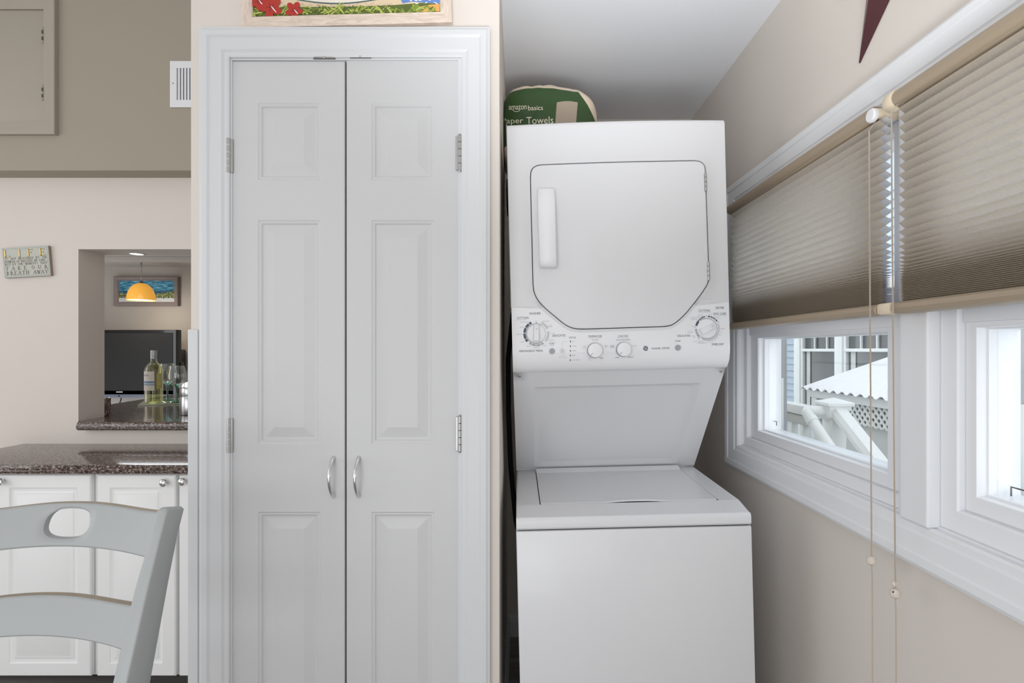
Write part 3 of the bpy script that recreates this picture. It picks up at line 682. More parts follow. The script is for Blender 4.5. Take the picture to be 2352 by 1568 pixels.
for (pxh, ya, yb) in ((1619.5, 398, 441), (1626, 601, 645)):
    x, z0 = L2(pxh, yb, 1.48); _, z1 = L2(pxh, ya, 1.48); mb = MB(MM); k = (z1-z0)/4
    for i in range(4):
        y = bow(V(x, YQ-DP-.002, z0)).y
        mb.lathe((x, y, z0+i*k), [(.0028, .0004), (.0034, .0012), (.0034, k-.0012), (.0028, k-.0004)], M_NICKEL, 12)
    mb.box((x-.004, y+.0005, z0+.002), (x+.004, y+.003, z1-.002), M_NICKEL, .0005, 1)
    mb.build('hinge', ddo)
# slanted panel between dryer and washer
PT = V(0, .143, ZC0-.052); PBm = V(0, .449, .8722)
mb = MB(MM)
dirp = (PBm-PT); Lp = dirp.length; e1 = V(1, 0, 0); e2 = dirp.normalized(); nn = e1.cross(e2); nn = nn if nn.y < 0 else -nn
def pp(u, v_, d=0): return PT+e1*u+e2*v_-nn*d   # d > 0 sinks in
ru = (.060, .062, W-.058, Lp-.020)
seq = [(0, 0), (.004, .002), (.014, .009), (.020, .0105)]
xs_ = [0, ru[0], ru[2], W]; vs_ = [0, ru[1], ru[3], Lp]
for i in range(3):
    for j in range(3):
        if not (i == 1 and j == 1): mb.add([pp(xs_[i], vs_[j]), pp(xs_[i+1], vs_[j]), pp(xs_[i+1], vs_[j+1]), pp(xs_[i], vs_[j+1])], [[0, 1, 2, 3]], M_ENAM)
def rr_ring(u0, v0, u1, v1, r, d, n=5):
    out = []
    for (cu, cv, a0) in ((u1-r, v1-r, 0), (u0+r, v1-r, 90), (u0+r, v0+r, 180), (u1-r, v0+r, 270)):
        for k in range(n+1):
            a = math.radians(a0+90*k/n); out.append(pp(cu+r*math.cos(a), cv+r*math.sin(a), d))
    return out
mb.loft([rr_ring(ru[0]+i, ru[1]+i, ru[2]-i, ru[3]-i, .0005 if i == 0 else .012+i, d) for i, d in seq], M_ENAM, True, False, True)
for x in (0, W): mb.add([V(x, PT.y, PT.z), V(x, PBm.y, PBm.z), V(x, .555, PBm.z), V(x, .555, PT.z)], [[0, 1, 2, 3]], M_ENAM)
mb.add([V(0, .555, PBm.z), V(W, .555, PBm.z), V(W, .555, PT.z), V(0, .555, PT.z)], [[0, 1, 2, 3]], M_ENAM)
pn = mb.build('back_panel', unit, 'slanted embossed panel above the washer lid')
for (px, py) in ((1194, 863), (1656, 852)):
    x, z = L2(px, py, 1.527); v_ = (PT.z-z)/abs(e2.z); c = pp(x, v_)
    mb = MB(MM); rot = nn.to_track_quat('Z', 'Y').to_matrix()
    rings = [[c+rot@V(R*math.cos(2*pi*k/18), R*math.sin(2*pi*k/18), hh) for k in range(18)] for R, hh in ((.0042, 0), (.0042, .001), (.0032, .0022), (.0012, .0026))]
    mb.loft(rings, M_NICKEL, True, False, True)
    for a in (0, pi/2):
        d = rot@V(math.cos(a), math.sin(a), 0); d2 = rot@V(-math.sin(a), math.cos(a), 0); c2 = c+nn*.0028
        mb.add([c2-d*.0026-d2*.0004, c2+d*.0026-d2*.0004, c2+d*.0026+d2*.0004, c2-d*.0026+d2*.0004], [[0, 1, 2, 3]], M_GAPSH)
    mb.build('screw', pn)
# washer top deck, lid and cabinet
TW = W+.004; ZA, ZB2, ZC2, ZD = .872, .865, .850, .8215
mb = MB(MM)
LX0, LX1, LY0, LY1 = .064, .548, .072, .432
def deck(x, y):
    return ZC2+(ZB2-ZC2)*min(1, max(0, y/.071)) if y < .071 else ZB2+(ZA-ZB2)*min(1, (y-.071)/.37)
ysd = [0.006, .03, .050, .0712, LY1, .449, .47]; xsd = [-.001, LX0, (LX0+LX1)/2, LX1, W+.003]
mb.loft([[V(x, y, deck(x, y)) for x in (0.004, LX0, .2, .4, LX1, W-.002)] for y in (.006, .022, .045, .062, LY0)], M_ENAM, False)
for (a, b) in ((0.004, LX0), (LX1, W-.002)):
    mb.loft([[V(a, y, deck(a, y)), V(b, y, deck(b, y))] for y in (LY0, .2, .3, .415, .449)], M_ENAM, False)
mb.loft([[V(LX0, y, deck(0, y)), V(LX1, y, deck(0, y))] for y in (LY1, .449)], M_ENAM, False)
# rim: rounded edge down to the front and the sides
def rim(o, z): return [V(-.001+o, .5, ZA+z if z > -.01 else z+ZB2), ]
front = [(.006, .0013), (.002, -.0025), (0, -.008), (0, -.024), (.003, -.0285)]
mb.loft([[V(x, y, ZC2+dz-(0)) for x in (0.0, .002, W/2, W-.002, W)] for y, dz in front], M_ENAM, False)
for sx, x in ((1, 0.0), (-1, W)):
    rows = []
    for y in (.003, .006, .045, .071, .3, .555):
        z = deck(0, y); rows.append([V(x+sx*.004, y, z), V(x+sx*.001, y, z-.002), V(x, y, z-.008), V(x, y, ZD), V(x+sx*.003, y, ZD)])
    mb.loft(rows, M_ENAM, False)
mb.box((.003, .003, ZD), (W-.003, .553, ZD+.012), M_ENAM)
# lid well
mb.box((LX0-.001, LY0-.001, ZB2-.03), (LX0+.012, LY1+.004, ZB2-.020), M_GAPSH); mb.box((LX0+.012, LY0-.001, ZB2-.03), (.245, LY1, ZB2-.010), M_ENAM); mb.box((.405, LY0-.001, ZB2-.03), (LX1+.001, LY1+.004, ZB2-.006), M_ENAM); mb.box((.245, LY0-.001, ZB2-.03), (.405, LY1, ZB2-.020), M_GAPSH)  # dark floor at the left side and finger slit paints gap shade
for (a, b) in (((LX0-.004, LY0-.004), (LX0, LY1+.004)), ((LX1, LY0-.004), (LX1+.004, LY1+.004)), ((LX0, LY0-.004), (LX1, LY0)), ((LX0, LY1), (LX1, LY1+.004))):
    mb.box((a[0], a[1], ZB2-.03), (b[0], b[1], ZB2-.0035), M_ENAM)
mb.build('washer_top', unit)
mb = MB(MM)
g = .0025; nxl = 96
def lidz(x, y): return deck(x, y)+.0016
cols = []
def notch(x): t = (x-.325)/.095; return .012*max(0, 1-t*t)**1.0
rows = []
for k, (dy, dz) in enumerate([(0, -.016), (0, -.004), (.0015, -.0012), (.005, 0)]):
    row = []
    for i in range(nxl+1):
        x = LX0+g+(LX1-LX0-2*g)*i/nxl; cr = max(0, .004-min(x-LX0-g, LX1-g-x)); cy = .004-math.sqrt(max(0, .004**2-cr**2))
        lf = notch(x)/.012; y = LY0+g+dy+cy+.004*lf; row.append(V(x, y, lidz(x, y)+(dz+.0035*lf if dz > -.01 else (-.016*(1-min(1, lf*4))+min(1, lf*4)*(-.003+.0021*lf)))))
    rows.append(row)
for q_ in (.010, .018, .028, .040, .052):
    rows.append([V(LX0+g+(LX1-LX0-2*g)*i/nxl, LY0+g+q_, lidz(0, LY0+q_)+.0035/.012*notch(LX0+g+(LX1-LX0-2*g)*i/nxl)*max(0, 1-q_/.04)**1.3) for i in range(nxl+1)])
for y in (.14, .25, .36, .408, .412, LY1-g):
    rows.append([V(LX0+g+(LX1-LX0-2*g)*i/nxl, y, lidz(0, y)+(0.0 if y < .41 else .003 if y < .415 else .010)) for i in range(nxl+1)])
mb.loft(rows, M_ENAM, False)
for i_ in (0, nxl): pass
for x in (LX0+g, LX1-g): mb.add([V(x, .095, lidz(0, .095)), V(x, LY1-g, lidz(0, LY1)), V(x, LY1-g, ZB2-.018), V(x, .095, ZB2-.018)], [[0, 1, 2, 3]], M_ENAM)
mb.build('washer_lid', unit)
mb = MB(MM); mb.box((-.001, -.0005, .03), (W+.001, .555, ZD-.0035), M_ENAM, .004); mb.box((.004, .006, ZD-.006), (W-.004, .55, ZD+.002), M_GAPSH)  # dark slab paints the shade of the gap under the washer top
mb.build('washer_cabinet', unit)
for (x, y) in ((.04, .05), (W-.04, .05), (.04, .50), (W-.04, .50)):
    q = MM @ V(x, y, .03); h_ = q.z
    mb = MB(); mb.lathe((q.x, q.y, 0), [(.018, 0), (.020, .004), (.018, .010), (.006, .011), (.006, h_+.004)], M_BLACK, 16)
    mb.build('foot', unit)

# ------------------------------------------------------------------ paper towel pack on the dryer
xl, xr, yb0, yb1, zb0, zb1 = -.060, .268, 1.765, 2.02, 1.9, 2.178
bm = bmesh.new(); bmesh.ops.create_cube(bm, size=2); bmesh.ops.subdivide_edges(bm, edges=bm.edges[:], cuts=22, use_grid_fill=True)
for v in bm.verts:
    x, y, z = v.co; e = 4.5
    n = (abs(x)**e+abs(y)**e+abs(z)**e)**(1/e); x, y, z = x/n, y/n, z/n
    if z > 0: z *= 1-.22*max(0, x-.1)**2-.05*max(0, -x-.3)
    if z > .3: z += .035*math.cos(x*9.0)*(z-.3)
    x *= 1-.04*max(0, z)
    p = V((xl+xr)/2+x*(xr-xl)/2, (yb0+yb1)/2+y*(yb1-yb0)/2, (zb0+zb1)/2+z*(zb1-zb0)/2)
    d = noise.noise(p*9)*.007+noise.noise(p*26+V(3, 1, 2))*.003+abs(noise.noise(V(p.x*22, p.z*7, 1)))*.006
    p += V(x, y, z).normalized()*d; p.x = max(CXR+.002, p.x); p.z = max(1.9185 + (p.x+.03)*.025, p.z); v.co = p
bvh = BVHTree.FromBMesh(bm)
m = bpy.data.materials.new('printed_plastic_wrap'); m.use_nodes = True; N = m.node_tree.nodes; Lk = m.node_tree.links; b = N['Principled BSDF']; b.inputs['Roughness'].default_value = .35
tc = N.new('ShaderNodeTexCoord'); sp = N.new('ShaderNodeSeparateXYZ'); Lk.new(tc.outputs['Object'], sp.inputs[0])
def node_math(op, a, b_=None):
    q = N.new('ShaderNodeMath'); q.operation = op
    for i, t in enumerate((a, b_)):
        if t is None: continue
        if isinstance(t, (int, float)): q.inputs[i].default_value = t
        else: Lk.new(t, q.inputs[i])
    return q.outputs[0]
# green print reaches up to a wavy line, beige rolls show above it through the film
xx = sp.outputs['X']; zz = node_math('ADD', sp.outputs['Z'], 1.9); xx = node_math('ADD', sp.outputs['X'], .11)
ln = node_math('ADD', node_math('MULTIPLY', node_math('SINE', node_math('MULTIPLY', xx, 22.0)), .006), 2.148)
ln = node_math('SUBTRACT', ln, node_math('MULTIPLY', node_math('MAXIMUM', node_math('SUBTRACT', xx, .20), 0.0), 1.6))
fac = node_math('GREATER_THAN', zz, ln)
fac2 = node_math('LESS_THAN', zz, 1.962)
fac = node_math('MAXIMUM', fac, fac2)
mx = N.new('ShaderNodeMix'); mx.data_type = 'RGBA'; mx.inputs[6].default_value = (0.032, 0.082, 0.020, 1); mx.inputs[7].default_value = A(196, 180, 160)
Lk.new(fac, mx.inputs[0]); Lk.new(mx.outputs[2], b.inputs['Base Color'])
pk = thing('paper_towel_pack', 'green wrapped pack of paper towels lying on top of the dryer', 'paper towels', (.11, 1.88, 1.9))
mb = MB(); mb.bm(bm, m); mb.build('wrapper', pk)
M_PTX = mat('cream_pack_print', A(205, 200, 180), .5); M_PTG = mat('taupe_pack_print', A(152, 138, 124), .5)
def bagp(px, py, lift=.0015):
    o = V(0, 0, H); d = (P(px, py, 1.8)-o).normalized(); hit = bvh.ray_cast(o, d)
    return (hit[0] if hit[0] else P(px, py, 1.80)) - d*lift*1.2
for (s, cx, cy, w_, h_) in (('amazon', 1189, 247, 41, 9), ('basics', 1230, 247.5, 34, 11), ('Paper', 1177.5, 279, 49, 17), ('Towels', 1240, 276, 62, 16)):
    mb = MB(); put_text(mb, s, bagp, cx, cy, w_, h_, M_PTX, 1.5)
    if s == 'amazon': arc(mb, 1186, 245, 10.6, 11.8, 215, 320, M_PTX, bagp)
    mb.build('printed_word', pk, 'cream word on the green wrap', kind='stuff')
mb = MB(); n = 8
g_ = [[bagp(1279+48*i/n-(j/n)*4, 235-3*math.sin(pi*i/n)+50*j/n, .0012) for i in range(n+1)] for j in range(n+1)]
mb.loft(g_, M_PTG, False); mb.build('printed_picture', pk, 'taupe printed rectangle')
mb = MB(); n = 14   # loose clear film along the top
FILM = thin_glass('clear_film', (.9, .9, .9, 1), .12, .5)
r0 = []; r1 = []
for i in range(n+1):
    t = i/n; x = -.02+t*.27; z = 2.158-.10*max(0, t-.55)**2*3; r0.append(V(x, 1.86, z)); r1.append(V(x, 1.845+.006*math.sin(i*2.1), z+.026+.005*math.sin(i*1.7)))
r2 = [V(p.x, p.y+.03, p.z-.012) for p in r1]
mb.loft([r0, r1, r2], FILM, False); mb.build('clear_film', pk)
# black hose hanging behind the unit in the gap
mb = MB(); mb.tube([V(-.036, 2.06, 1.94), V(-.037, 2.06, 1.90), V(-.036, 2.055, 1.84), V(-.033, 2.05, 1.80), V(-.02, 2.05, 1.785), V(.0, 2.05, 1.80), V(.03, 2.0, 1.84)], .009, M_BLACK, 10)
solo(mb, 'black_hose', 'black hose end showing beside the dryer under the towel pack', 'hose')
mb = MB(); mb.tube([V(.02, 2.05, 1.50), V(-.02, 2.06, 1.42), V(-.038, 2.07, 1.25), V(-.037, 2.06, 1.05), V(-.028, 2.04, .84), V(-.008, 2.02, .64), V(.03, 2.0, .5), V(.05, 2.0, .35)], .010, M_BLACK, 10)
solo(mb, 'drain_hose', 'long black drain hose curving down the gap left of the washer', 'hose')
# ------------------------------------------------------------------ windows in the right wall
# casing: mitred frame round the whole opening plus a centre mullion board
MY0, MY1 = .995, 1.067
def ring_yz(y0, z0, y1, z1, x): return [V(x, y0, z0), V(x, y1, z0), V(x, y1, z1), V(x, y0, z1)]
CW = [(0, 0), (0, -.012), (.004, -.016), (.016, -.017), (.020, -.020), (.056, -.021), (.060, -.024), (.076, -.024), (.084, -.020), (.084, 0)]
mb = MB()
mb.loft([ring_yz(WY0-o, WZ0-o*.98, WY1+o*1.25, WZ1+o*.84, XW+d) for o, d in CW], M_WTRIM, True)
mb.box((XW-.002, WY0, WZ1-.002), (XW+.03, WY1, WZ1+.002), M_WTRIM)
struct(mb, 'trim_4', 'white moulded casing around both windows')
mb = MB(); mb.box((XW-.020, MY0, WZ0), (XWO, MY1, WZ1), M_WTRIM, .003); mb.box((XW-.014, MY1, WZ0), (XW+.01, MY1+.012, WZ1), M_WTRIM, .002)
struct(mb, 'trim_6', 'white mullion board between the two windows')
# white liner of the opening
mb = MB()
mb.box((XW, WY0, WZ0-.004), (XWO, WY1, WZ0+.004), M_VINYL, .001); mb.box((XW, WY1-.004, WZ0), (XWO, WY1+.004, WZ1), M_VINYL, .001); mb.box((XW, WY0, WZ1-.004), (XWO, WY1, WZ1+.004), M_VINYL, .001)
struct(mb, 'trim_7', 'white liner of the window opening')
def ringframe(mb, y0, z0, y1, z1, prof, m):
    """prof: (inset, x) points"""
    mb.loft([ring_yz(y0+i, z0+i, y1-i, z1-i, x) for i, x in prof], m, True)
def window(name, lab, y0, y1, fw, sw, glx):
    W_ = thing(name, lab, None, (XW+.02, (y0+y1)/2, WZ0), kind='structure')
    mb = MB(); ringframe(mb, y0, WZ0+.004, y1, WZ1-.004, [(0, .80), (0, .785), (.003, .783), (fw-.003, .783), (fw, .786), (fw, .87), (0, .87)], M_VINYL)
    mb.build('frame', W_)
    a, b = y0+fw, y1-fw; z0, z1 = WZ0+.004+fw, WZ1-.004-fw
    zm0, zm1 = 1.333, 1.385
    # lower opening sash and upper light
    for nm, (za, zb_) in (('lower_sash', (z0, zm0+.012)), ('upper_sash', (zm1-.012, z1))):
        mb = MB(); bw_ = sw if nm == 'lower_sash' else .035
        hb = .042 if nm == 'lower_sash' else .03
        pr = [(0, .868), (0, .797), (.003, .795), (1, .795), (1.05, .799), (1.05, .812), (1.18, .813), (1.18, .868)]
        rings = []
        for i, x in pr:
            iy = i*bw_ if i >= 1 else i; iz = (i*.030 if i >= 1 else i)
            rings.append(ring_yz(a+iy, za+iz, b-iy, zb_-iz*.7, x))
        mb.loft(rings, M_VINYL, True); s = mb.build(nm, W_)
        mb = MB(); mb.box((.826, a+bw_*1.18, za+.034), (.830, b-bw_*1.18, zb_-.024), M_GLASS); mb.build('pane', s)
    mb = MB(); mb.box((.79, a, zm0), (.868, b, zm1-.0), M_VINYL, .003); mb.build('meeting_rail', W_)
    # outside jamb, track and screen
    yj = b-sw*.55
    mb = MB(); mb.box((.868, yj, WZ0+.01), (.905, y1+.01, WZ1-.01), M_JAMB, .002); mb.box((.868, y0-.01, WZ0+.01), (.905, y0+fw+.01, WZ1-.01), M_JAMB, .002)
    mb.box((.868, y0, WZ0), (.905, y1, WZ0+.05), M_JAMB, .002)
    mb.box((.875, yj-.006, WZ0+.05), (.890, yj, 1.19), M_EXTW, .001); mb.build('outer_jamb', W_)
    mb = MB(); mb.box((.895, y0+fw+.0105, WZ0+.052), (.896, yj-.001, 1.33), M_SCREENM); mb.build('insect_screen', W_)
    mb = MB(); mb.tube([V(.845, yj-.022, 1.033), V(.845, yj-.022, 1.050), V(.845, yj-.050, 1.050), V(.845, yj-.050, 1.037)], .0015, M_BLACK, 8); mb.build('latch', W_, 'small black wire latch')
    return W_
window('window_1', 'far window with the view of the corrugated roof and railing', MY1, WY1-.004, .030, .055, .826)
window('window_2', 'near window cut by the right edge of the view', WY0, MY0, .042, .024, .826)

# ------------------------------------------------------------------ cellular shades and cords
def shade(name, lab, y0, y1, xf, seed, yh, ybr, yf1):
    S = thing(name, lab, 'blind', (xf+.01, (y0+y1)/2, 1.76), group='cellular shades over the windows')
    zs = [1.752]; p = .0182
    while zs[-1] > 1.373:
        if zs[-1] < 1.53: p = max(.0030, p*.865)
        zs.append(zs[-1]-p)
    rnd = random.Random(seed); nn_ = 2
    def sheet(xa, xb, m, nm, lab2=None):
        mb = MB(); rows = []
        for i, z in enumerate(zs):
            rows.append([V(xa, y, z) for y in (y0, (y0+yf1)/2, yf1)])
            if i < len(zs)-1: rows.append([V(xb, y, (z+zs[i+1])/2+.001) for y in (y0, (y0+yf1)/2, yf1)])
        mb.loft(rows, m, False); return mb.build(nm, S, lab2, ang=20)
    sheet(xf+.0135, xf+.001, M_BLIND, 'pleated_fabric', 'beige pleated honeycomb cloth')
    sheet(xf+.0137, xf+.027, M_BLINDB, 'lining_fabric', 'white back of the honeycomb cloth')
    mb = MB()
    sec = lambda y, s=1.0: [V(xf+.014+.0185*s*math.cos(a), y, 1.768+.0175*s*math.sin(a)) for a in [2*pi*k/28 for k in range(28)]]
    mb.loft([sec(yh+.001, .93), sec(yh+.003), sec(y1+.022), sec(y1+.024, .93)], M_RAIL, True, True, True); mb.build('head_rail', S)
    mb = MB()
    prof = [(-.003, .003), (-.006, .010), (-.004, .018), (.002, .022), (.026, .022), (.030, .016), (.030, .006), (.027, .000), (.002, .000)]
    z0_ = 1.354
    r = lambda y, s=1.0: [V(xf+.012+(a-.012)*s, y, z0_+.011+(b-.011)*s) for a, b in prof]
    mb.loft([r(ybr-.002, .85), r(ybr, 1), r(y1, 1), r(y1+.002, .85)], M_RAIL, True, True, True); mb.build('bottom_rail', S)
    return S
XBL = .722
S1 = shade('cellular_shade', 'beige honeycomb shade over the far window, beside the dryer', 1.071, 1.825, XBL, 1, 1.098, 1.078, 1.825)
S2 = shade('cellular_shade', 'larger-looking beige honeycomb shade over the near window, cut by the frame edge', .27, 1.028, XBL, 2, .27, .27, 1.018)
mb = MB(); mb.lathe((XBL+.012, 1.0295, 1.768), [(.0185, 0), (.0195, .002), (.0195, .022), (.017, .026), (.010, .027)], M_RAILC, 28, 'z' if 0 else 'y'); mb.build('end_cap', S2, 'cream end cap')
mb = MB(); mb.tube([V(XBL+.004, 1.088, 1.764), V(XBL+.03, 1.088, 1.764), V(XBL+.048, 1.088, 1.762), V(XBL+.053, 1.088, 1.761)], [.0105, .0105, .0105, .007], M_RAILC, 20); mb.build('end_cap', S1, 'cream cord lock arm')
mb = MB(); mb.lathe((XBL+.002, 1.092, 1.762), [(.014, .002), (.0145, -.004), (.012, -.0075), (.001, -.008)], M_PLAS, 24, 'x'); mb.build('cord_lock_button', S1, 'round white button')
mb = MB(); mb.box((XBL-.004, 1.0355, 1.354), (XBL+.030, 1.0755, 1.377), M_RAILC, .006)
for dx in (.006, .021): mb.lathe((XBL+.002+dx, 1.0352, 1.366), [(.0016, 0), (.0016, .0008)], M_BLACK, 10, 'y')
mb.build('end_cap', S1, 'cream end cap with two dark holes')
for (lab, px0, py0, pxk, pyk, pxe, two) in (('thin cord hanging at the inner end of the far shade, round pull knob higher up', 1995, 285, 2001.5, 1287, 2004, 0), ('thin cord hanging from the near shade, double pull knob lower down', 2046, 242, 2056, 1362, 2058, 1)):
    xc = XBL-.012; c = thing('shade_cord', lab, 'cord', PX(px0, py0, xc), group='pull cords of the shades')
    mb = MB(); pts = [PX(px0, py0, xc)+V(.014, 0, .003), PX(px0+.5, py0+15, xc)]+[PX(px0+(pxk-px0)*t, py0+(pyk-py0)*t, xc+.0015*math.sin(t*7)) for t in (.15, .4, .7, 1)]
    Yc = pts[-1].y
    mb.tube(pts, .0009, M_CORD, 8); mb.tube([p+V(0, -.0022, 0) for p in pts[1:]], .0008, M_CORD, 8)
    k = pts[-1]; mb.tube([k, k+V(.0015, .0, -.03), k+V(.002, 0, -.16), k+V(.003, 0, -.42), k+V(.003, -.001, -.8)], .0011, M_CORD, 8); mb.build('cord', c)
    kn = [(.002, .0095), (.0055, .0085), (.0085, .004), (.0092, 0), (.0085, -.005), (.005, -.0085), (.002, -.0098)]
    mb = MB(); mb.lathe(k, kn, M_KNOBB, 24); mb.build('pull_knob', c)
    if two:
        mb = MB(); mb.lathe(k+V(-.0070, -.0048, .0045), [(.0018, .0), (.0018, -.0006)], M_BLACK, 10, 'y'); mb.lathe(k+V(.0015, .003, .018), [(.002, .005), (.005, .003), (.0062, -.002), (.004, -.006), (.002, -.007)], M_KNOBB, 20); mb.build('pull_knob', c)

# ------------------------------------------------------------------ barn star on the right wall
cy_, cz_, R_ = 1.121, 2.102, .192; mb = MB(); ap = V(XW-.034, cy_, cz_); ring = []
for k in range(10):
    a = math.atan2(-.857, .515)+k*pi/5; r = R_ if k % 2 == 0 else R_*.40
    ring.append(V(XW-.004, cy_+r*math.cos(a), cz_+r*math.sin(a)))
base = [V(XW-.0005, p.y, p.z) for p in ring]
mb.add(ring+[ap], [[k, (k+1) % 10, 10] for k in range(10)], M_STAR); mb.loft([ring, base], M_STAR, True, False, True)
solo(mb.__class__.__name__ and mb, 'barn_star', 'dark red metal star hung high on the beige wall above the windows', 'wall star') if 0 else mb.build('barn_star', None, 'dark red metal star hung high on the beige wall above the windows', False, category='wall star')

# ------------------------------------------------------------------ outside the windows
def ext(mb, name, lab, cat=None, group=None, kind=None, parent=None):
    o = mb.build(name, parent, lab)
    if cat: o['category'] = cat
    if group: o['group'] = group
    if kind: o['kind'] = kind
    return o
mb = MB(); mb.box((XWO+.02, -1.5, -1.1), (14, 16, -1.0), M_GROUND); ext(mb, 'ground_outside', 'pale concrete yard below the windows', kind='structure')
HX = 4.3; hs = HX*F
def hy(px): return HX*F/(px-CX)
def hz(px, py): return H-(py-CY)*hy(px)/F
house = thing('neighbour_house', 'blue-grey sided house with white trimmed windows behind the white roof', 'building', (HX, 6, -1))
mb = MB(); mb.box((HX+.08, 1.5, -1), (HX+3, 10.5, 5.2), M_SIDING); mb.box((HX-.2, 1.3, 5.2), (HX+3.2, 10.7, 5.35), M_EXTW); mb.build('wall_body', house)
LAP = .104; z = -.98; k = 0
proto = MB(); proto.loft([[V(HX+.078, 1.5, 0), V(HX+.078, 10.5, 0)], [V(HX+.052, 1.5, 0), V(HX+.052, 10.5, 0)], [V(HX+.056, 1.5, .012), V(HX+.056, 10.5, .012)], [V(HX+.076, 1.5, LAP+.01), V(HX+.076, 10.5, LAP+.01)]], M_SIDING, False)
first = proto.build('siding_board', house); first.location.z += 0; base_loc = first.location.copy()
zz_ = -.5+LAP; first.location = base_loc+V(0, 0, -.5)
while zz_ < 3.2:
    c = first.copy(); COL.objects.link(c); c.location = base_loc+V(0, 0, zz_); zz_ += LAP
ya, yb_, yc_, yd_, ye_ = hy(1826), hy(1839), hy(1920), hy(1937), hy(2075)
zt_ = 2.0
def hbox(mb, y0, y1, z0, z1, x0, x1, m): mb.box((HX+x0, min(y0, y1), z0), (HX+x1, max(y0, y1), z1), m, .004)
mb = MB(); hbox(mb, ya, yb_, -.9, 3.0, -.02, .06, M_EXTW); hbox(mb, yc_, yd_, .4, zt_, -.02, .06, M_EXTW); hbox(mb, ye_, ye_-.12, .0, zt_, -.02, .06, M_EXTW)
hbox(mb, ya, ye_-.12, .28, .42, -.03, .06, M_EXTW); hbox(mb, ya, ye_-.12, zt_, zt_+.12, -.03, .06, M_EXTW); mb.build('window_trim', house)
for (y0, y1, pxs) in ((yb_, yc_, (1868, 1896)), (yd_, ye_, (1974, 2011))):
    fz = 1.285+.0; mid = hz(1880, 804)
    mb = MB(); hbox(mb, y0, y1, mid-.02, mid+.022, -.005, .05, M_EXTW); hbox(mb, y0, y0-.05, .4, zt_, .0, .05, M_EXTW); hbox(mb, y1+.04, y1, .4, zt_, .0, .05, M_EXTW)
    for q in pxs: hbox(mb, hy(q)+.012, hy(q)-.012, mid, zt_, .012, .04, M_EXTW)
    f = mb.build('window_frame', house)
    mb = MB(); hbox(mb, y0, y1, .42, zt_, .045, .06, M_DARKWIN); mb.build('pane', f)
    mb = MB(); hbox(mb, y0-.10, y0-.20, .42, mid-.02, .036, .042, M_EXTG); mb.build('curtain_edge', f)
# corrugated roof
shed = thing('lean_to_shed', 'low white corrugated lean-to with lattice below the neighbour windows', 'shed', (2.6, 4, -1))
mb = MB(); rows = [[], [], [], []]; y = 4.5; nS = 0; pitch = .106
rz = lambda x: .967+.346*(x-2.37)
ys_ = [1.2+i*pitch/8 for i in range(int((4.5-1.2)/pitch*8)+1)]
for yv in ys_:
    wv = .012*math.cos(2*pi*yv/pitch)
    for r_, (x, s) in enumerate(((2.37, 1), (3.22, 1), (3.22, 0), (2.37, 0))): rows[r_].append(V(x, yv, rz(x)+wv+(.002 if s else -.002)))
mb.loft([rows[0], rows[1]], M_ROOFW, False); mb.loft([rows[3], rows[2]], M_ROOFW, False); mb.loft([rows[0], rows[3]], M_ROOFW, False); mb.build('corrugated_roof', shed, ang=60)
mb = MB(); mb.box((2.42, 1.25, .895), (2.45, 4.46, .955), M_EXTW, .003); mb.build('fascia', shed)
pg = [V(2.45, 4.46, .955), V(3.2, 4.46, 1.22), V(3.2, 4.46, -1), V(2.45, 4.46, -1)]
mb = MB(); mb.prism(pg, (0, -.03, 0), M_EXTG); mb.prism([p-V(0, 3.2, 0) for p in pg], (0, -.03, 0), M_EXTG); mb.box((2.50, 1.25, -1), (2.53, 4.43, .745), M_EXTG); mb.box((2.50, 1.25, .745), (3.19, 4.43, .75), M_DARKV); mb.box((3.15, 1.25, .3), (3.19, 4.43, 1.2), M_DARKV)
mb.box((2.43, 4.36, -1), (2.50, 4.44, .90), M_EXTW, .003)
mb.build('wall_boards', shed)
mb = MB(); LZ0, LZ1 = .745, .897; wd = .017; sp_ = .058
def clipstrip(y0, dirn):
    h_ = LZ1-LZ0; a = (y0, LZ0); b = (y0+dirn*h_, LZ1); ww = wd*.707
    q = [V(2.455, a[0]-ww, a[1]), V(2.455, a[0]+ww, a[1]), V(2.455, b[0]+ww, b[1]), V(2.455, b[0]-ww, b[1])]
    dx = 0 if dirn > 0 else .005
    mb.prism([p+V(dx, 0, 0) for p in q], (.005, 0, 0), M_EXTW)
yy = 1.3
while yy < 4.5:
    if yy+(LZ1-LZ0) < 4.44: clipstrip(yy, 1)
    if yy-(LZ1-LZ0) > 1.26 and yy < 4.44: clipstrip(yy, -1)
    yy += sp_
mb.build('lattice', shed, 'white diagonal lattice strip')
# deck railing with newel post, stair rail and tube handrail
dk = thing('deck_railing', 'white deck railing with a capped newel post and sloping stair rail outside the far window', 'railing', (1.55, 2.6, -1))
PYc = 2.63
mb = MB(); mb.box((1.514, PYc-.038, -1), (1.590, PYc+.038, .985), M_EXTW, .004); mb.build('newel_post', dk)
mb = MB(); c0 = V(1.552, PYc, 0)
def sq(r, z): return [c0+V(-r, -r, z), c0+V(r, -r, z), c0+V(r, r, z), c0+V(-r, r, z)]
mb.loft([sq(.040, .950), sq(.045, .958), sq(.046, .985), sq(.053, .998), sq(.054, 1.010), sq(.063, 1.014), sq(.064, 1.026), sq(.060, 1.030), sq(.001, 1.050)], M_EXTW, True, True, False); mb.build('post_cap', dk, ang=20)
mb = MB(); mb.box((1.515, PYc+.05, .935), (1.59, 6.0, .985), M_EXTW, .006); mb.box((1.53, PYc+.05, .88), (1.575, 6.0, .93), M_EXTG, .004); mb.build('top_rail', dk)
mb = MB(); mb.box((1.53, PYc+.05, .25), (1.575, 6.0, .31), M_EXTW, .004); mb.build('bottom_rail', dk)
yb2 = PYc+.16
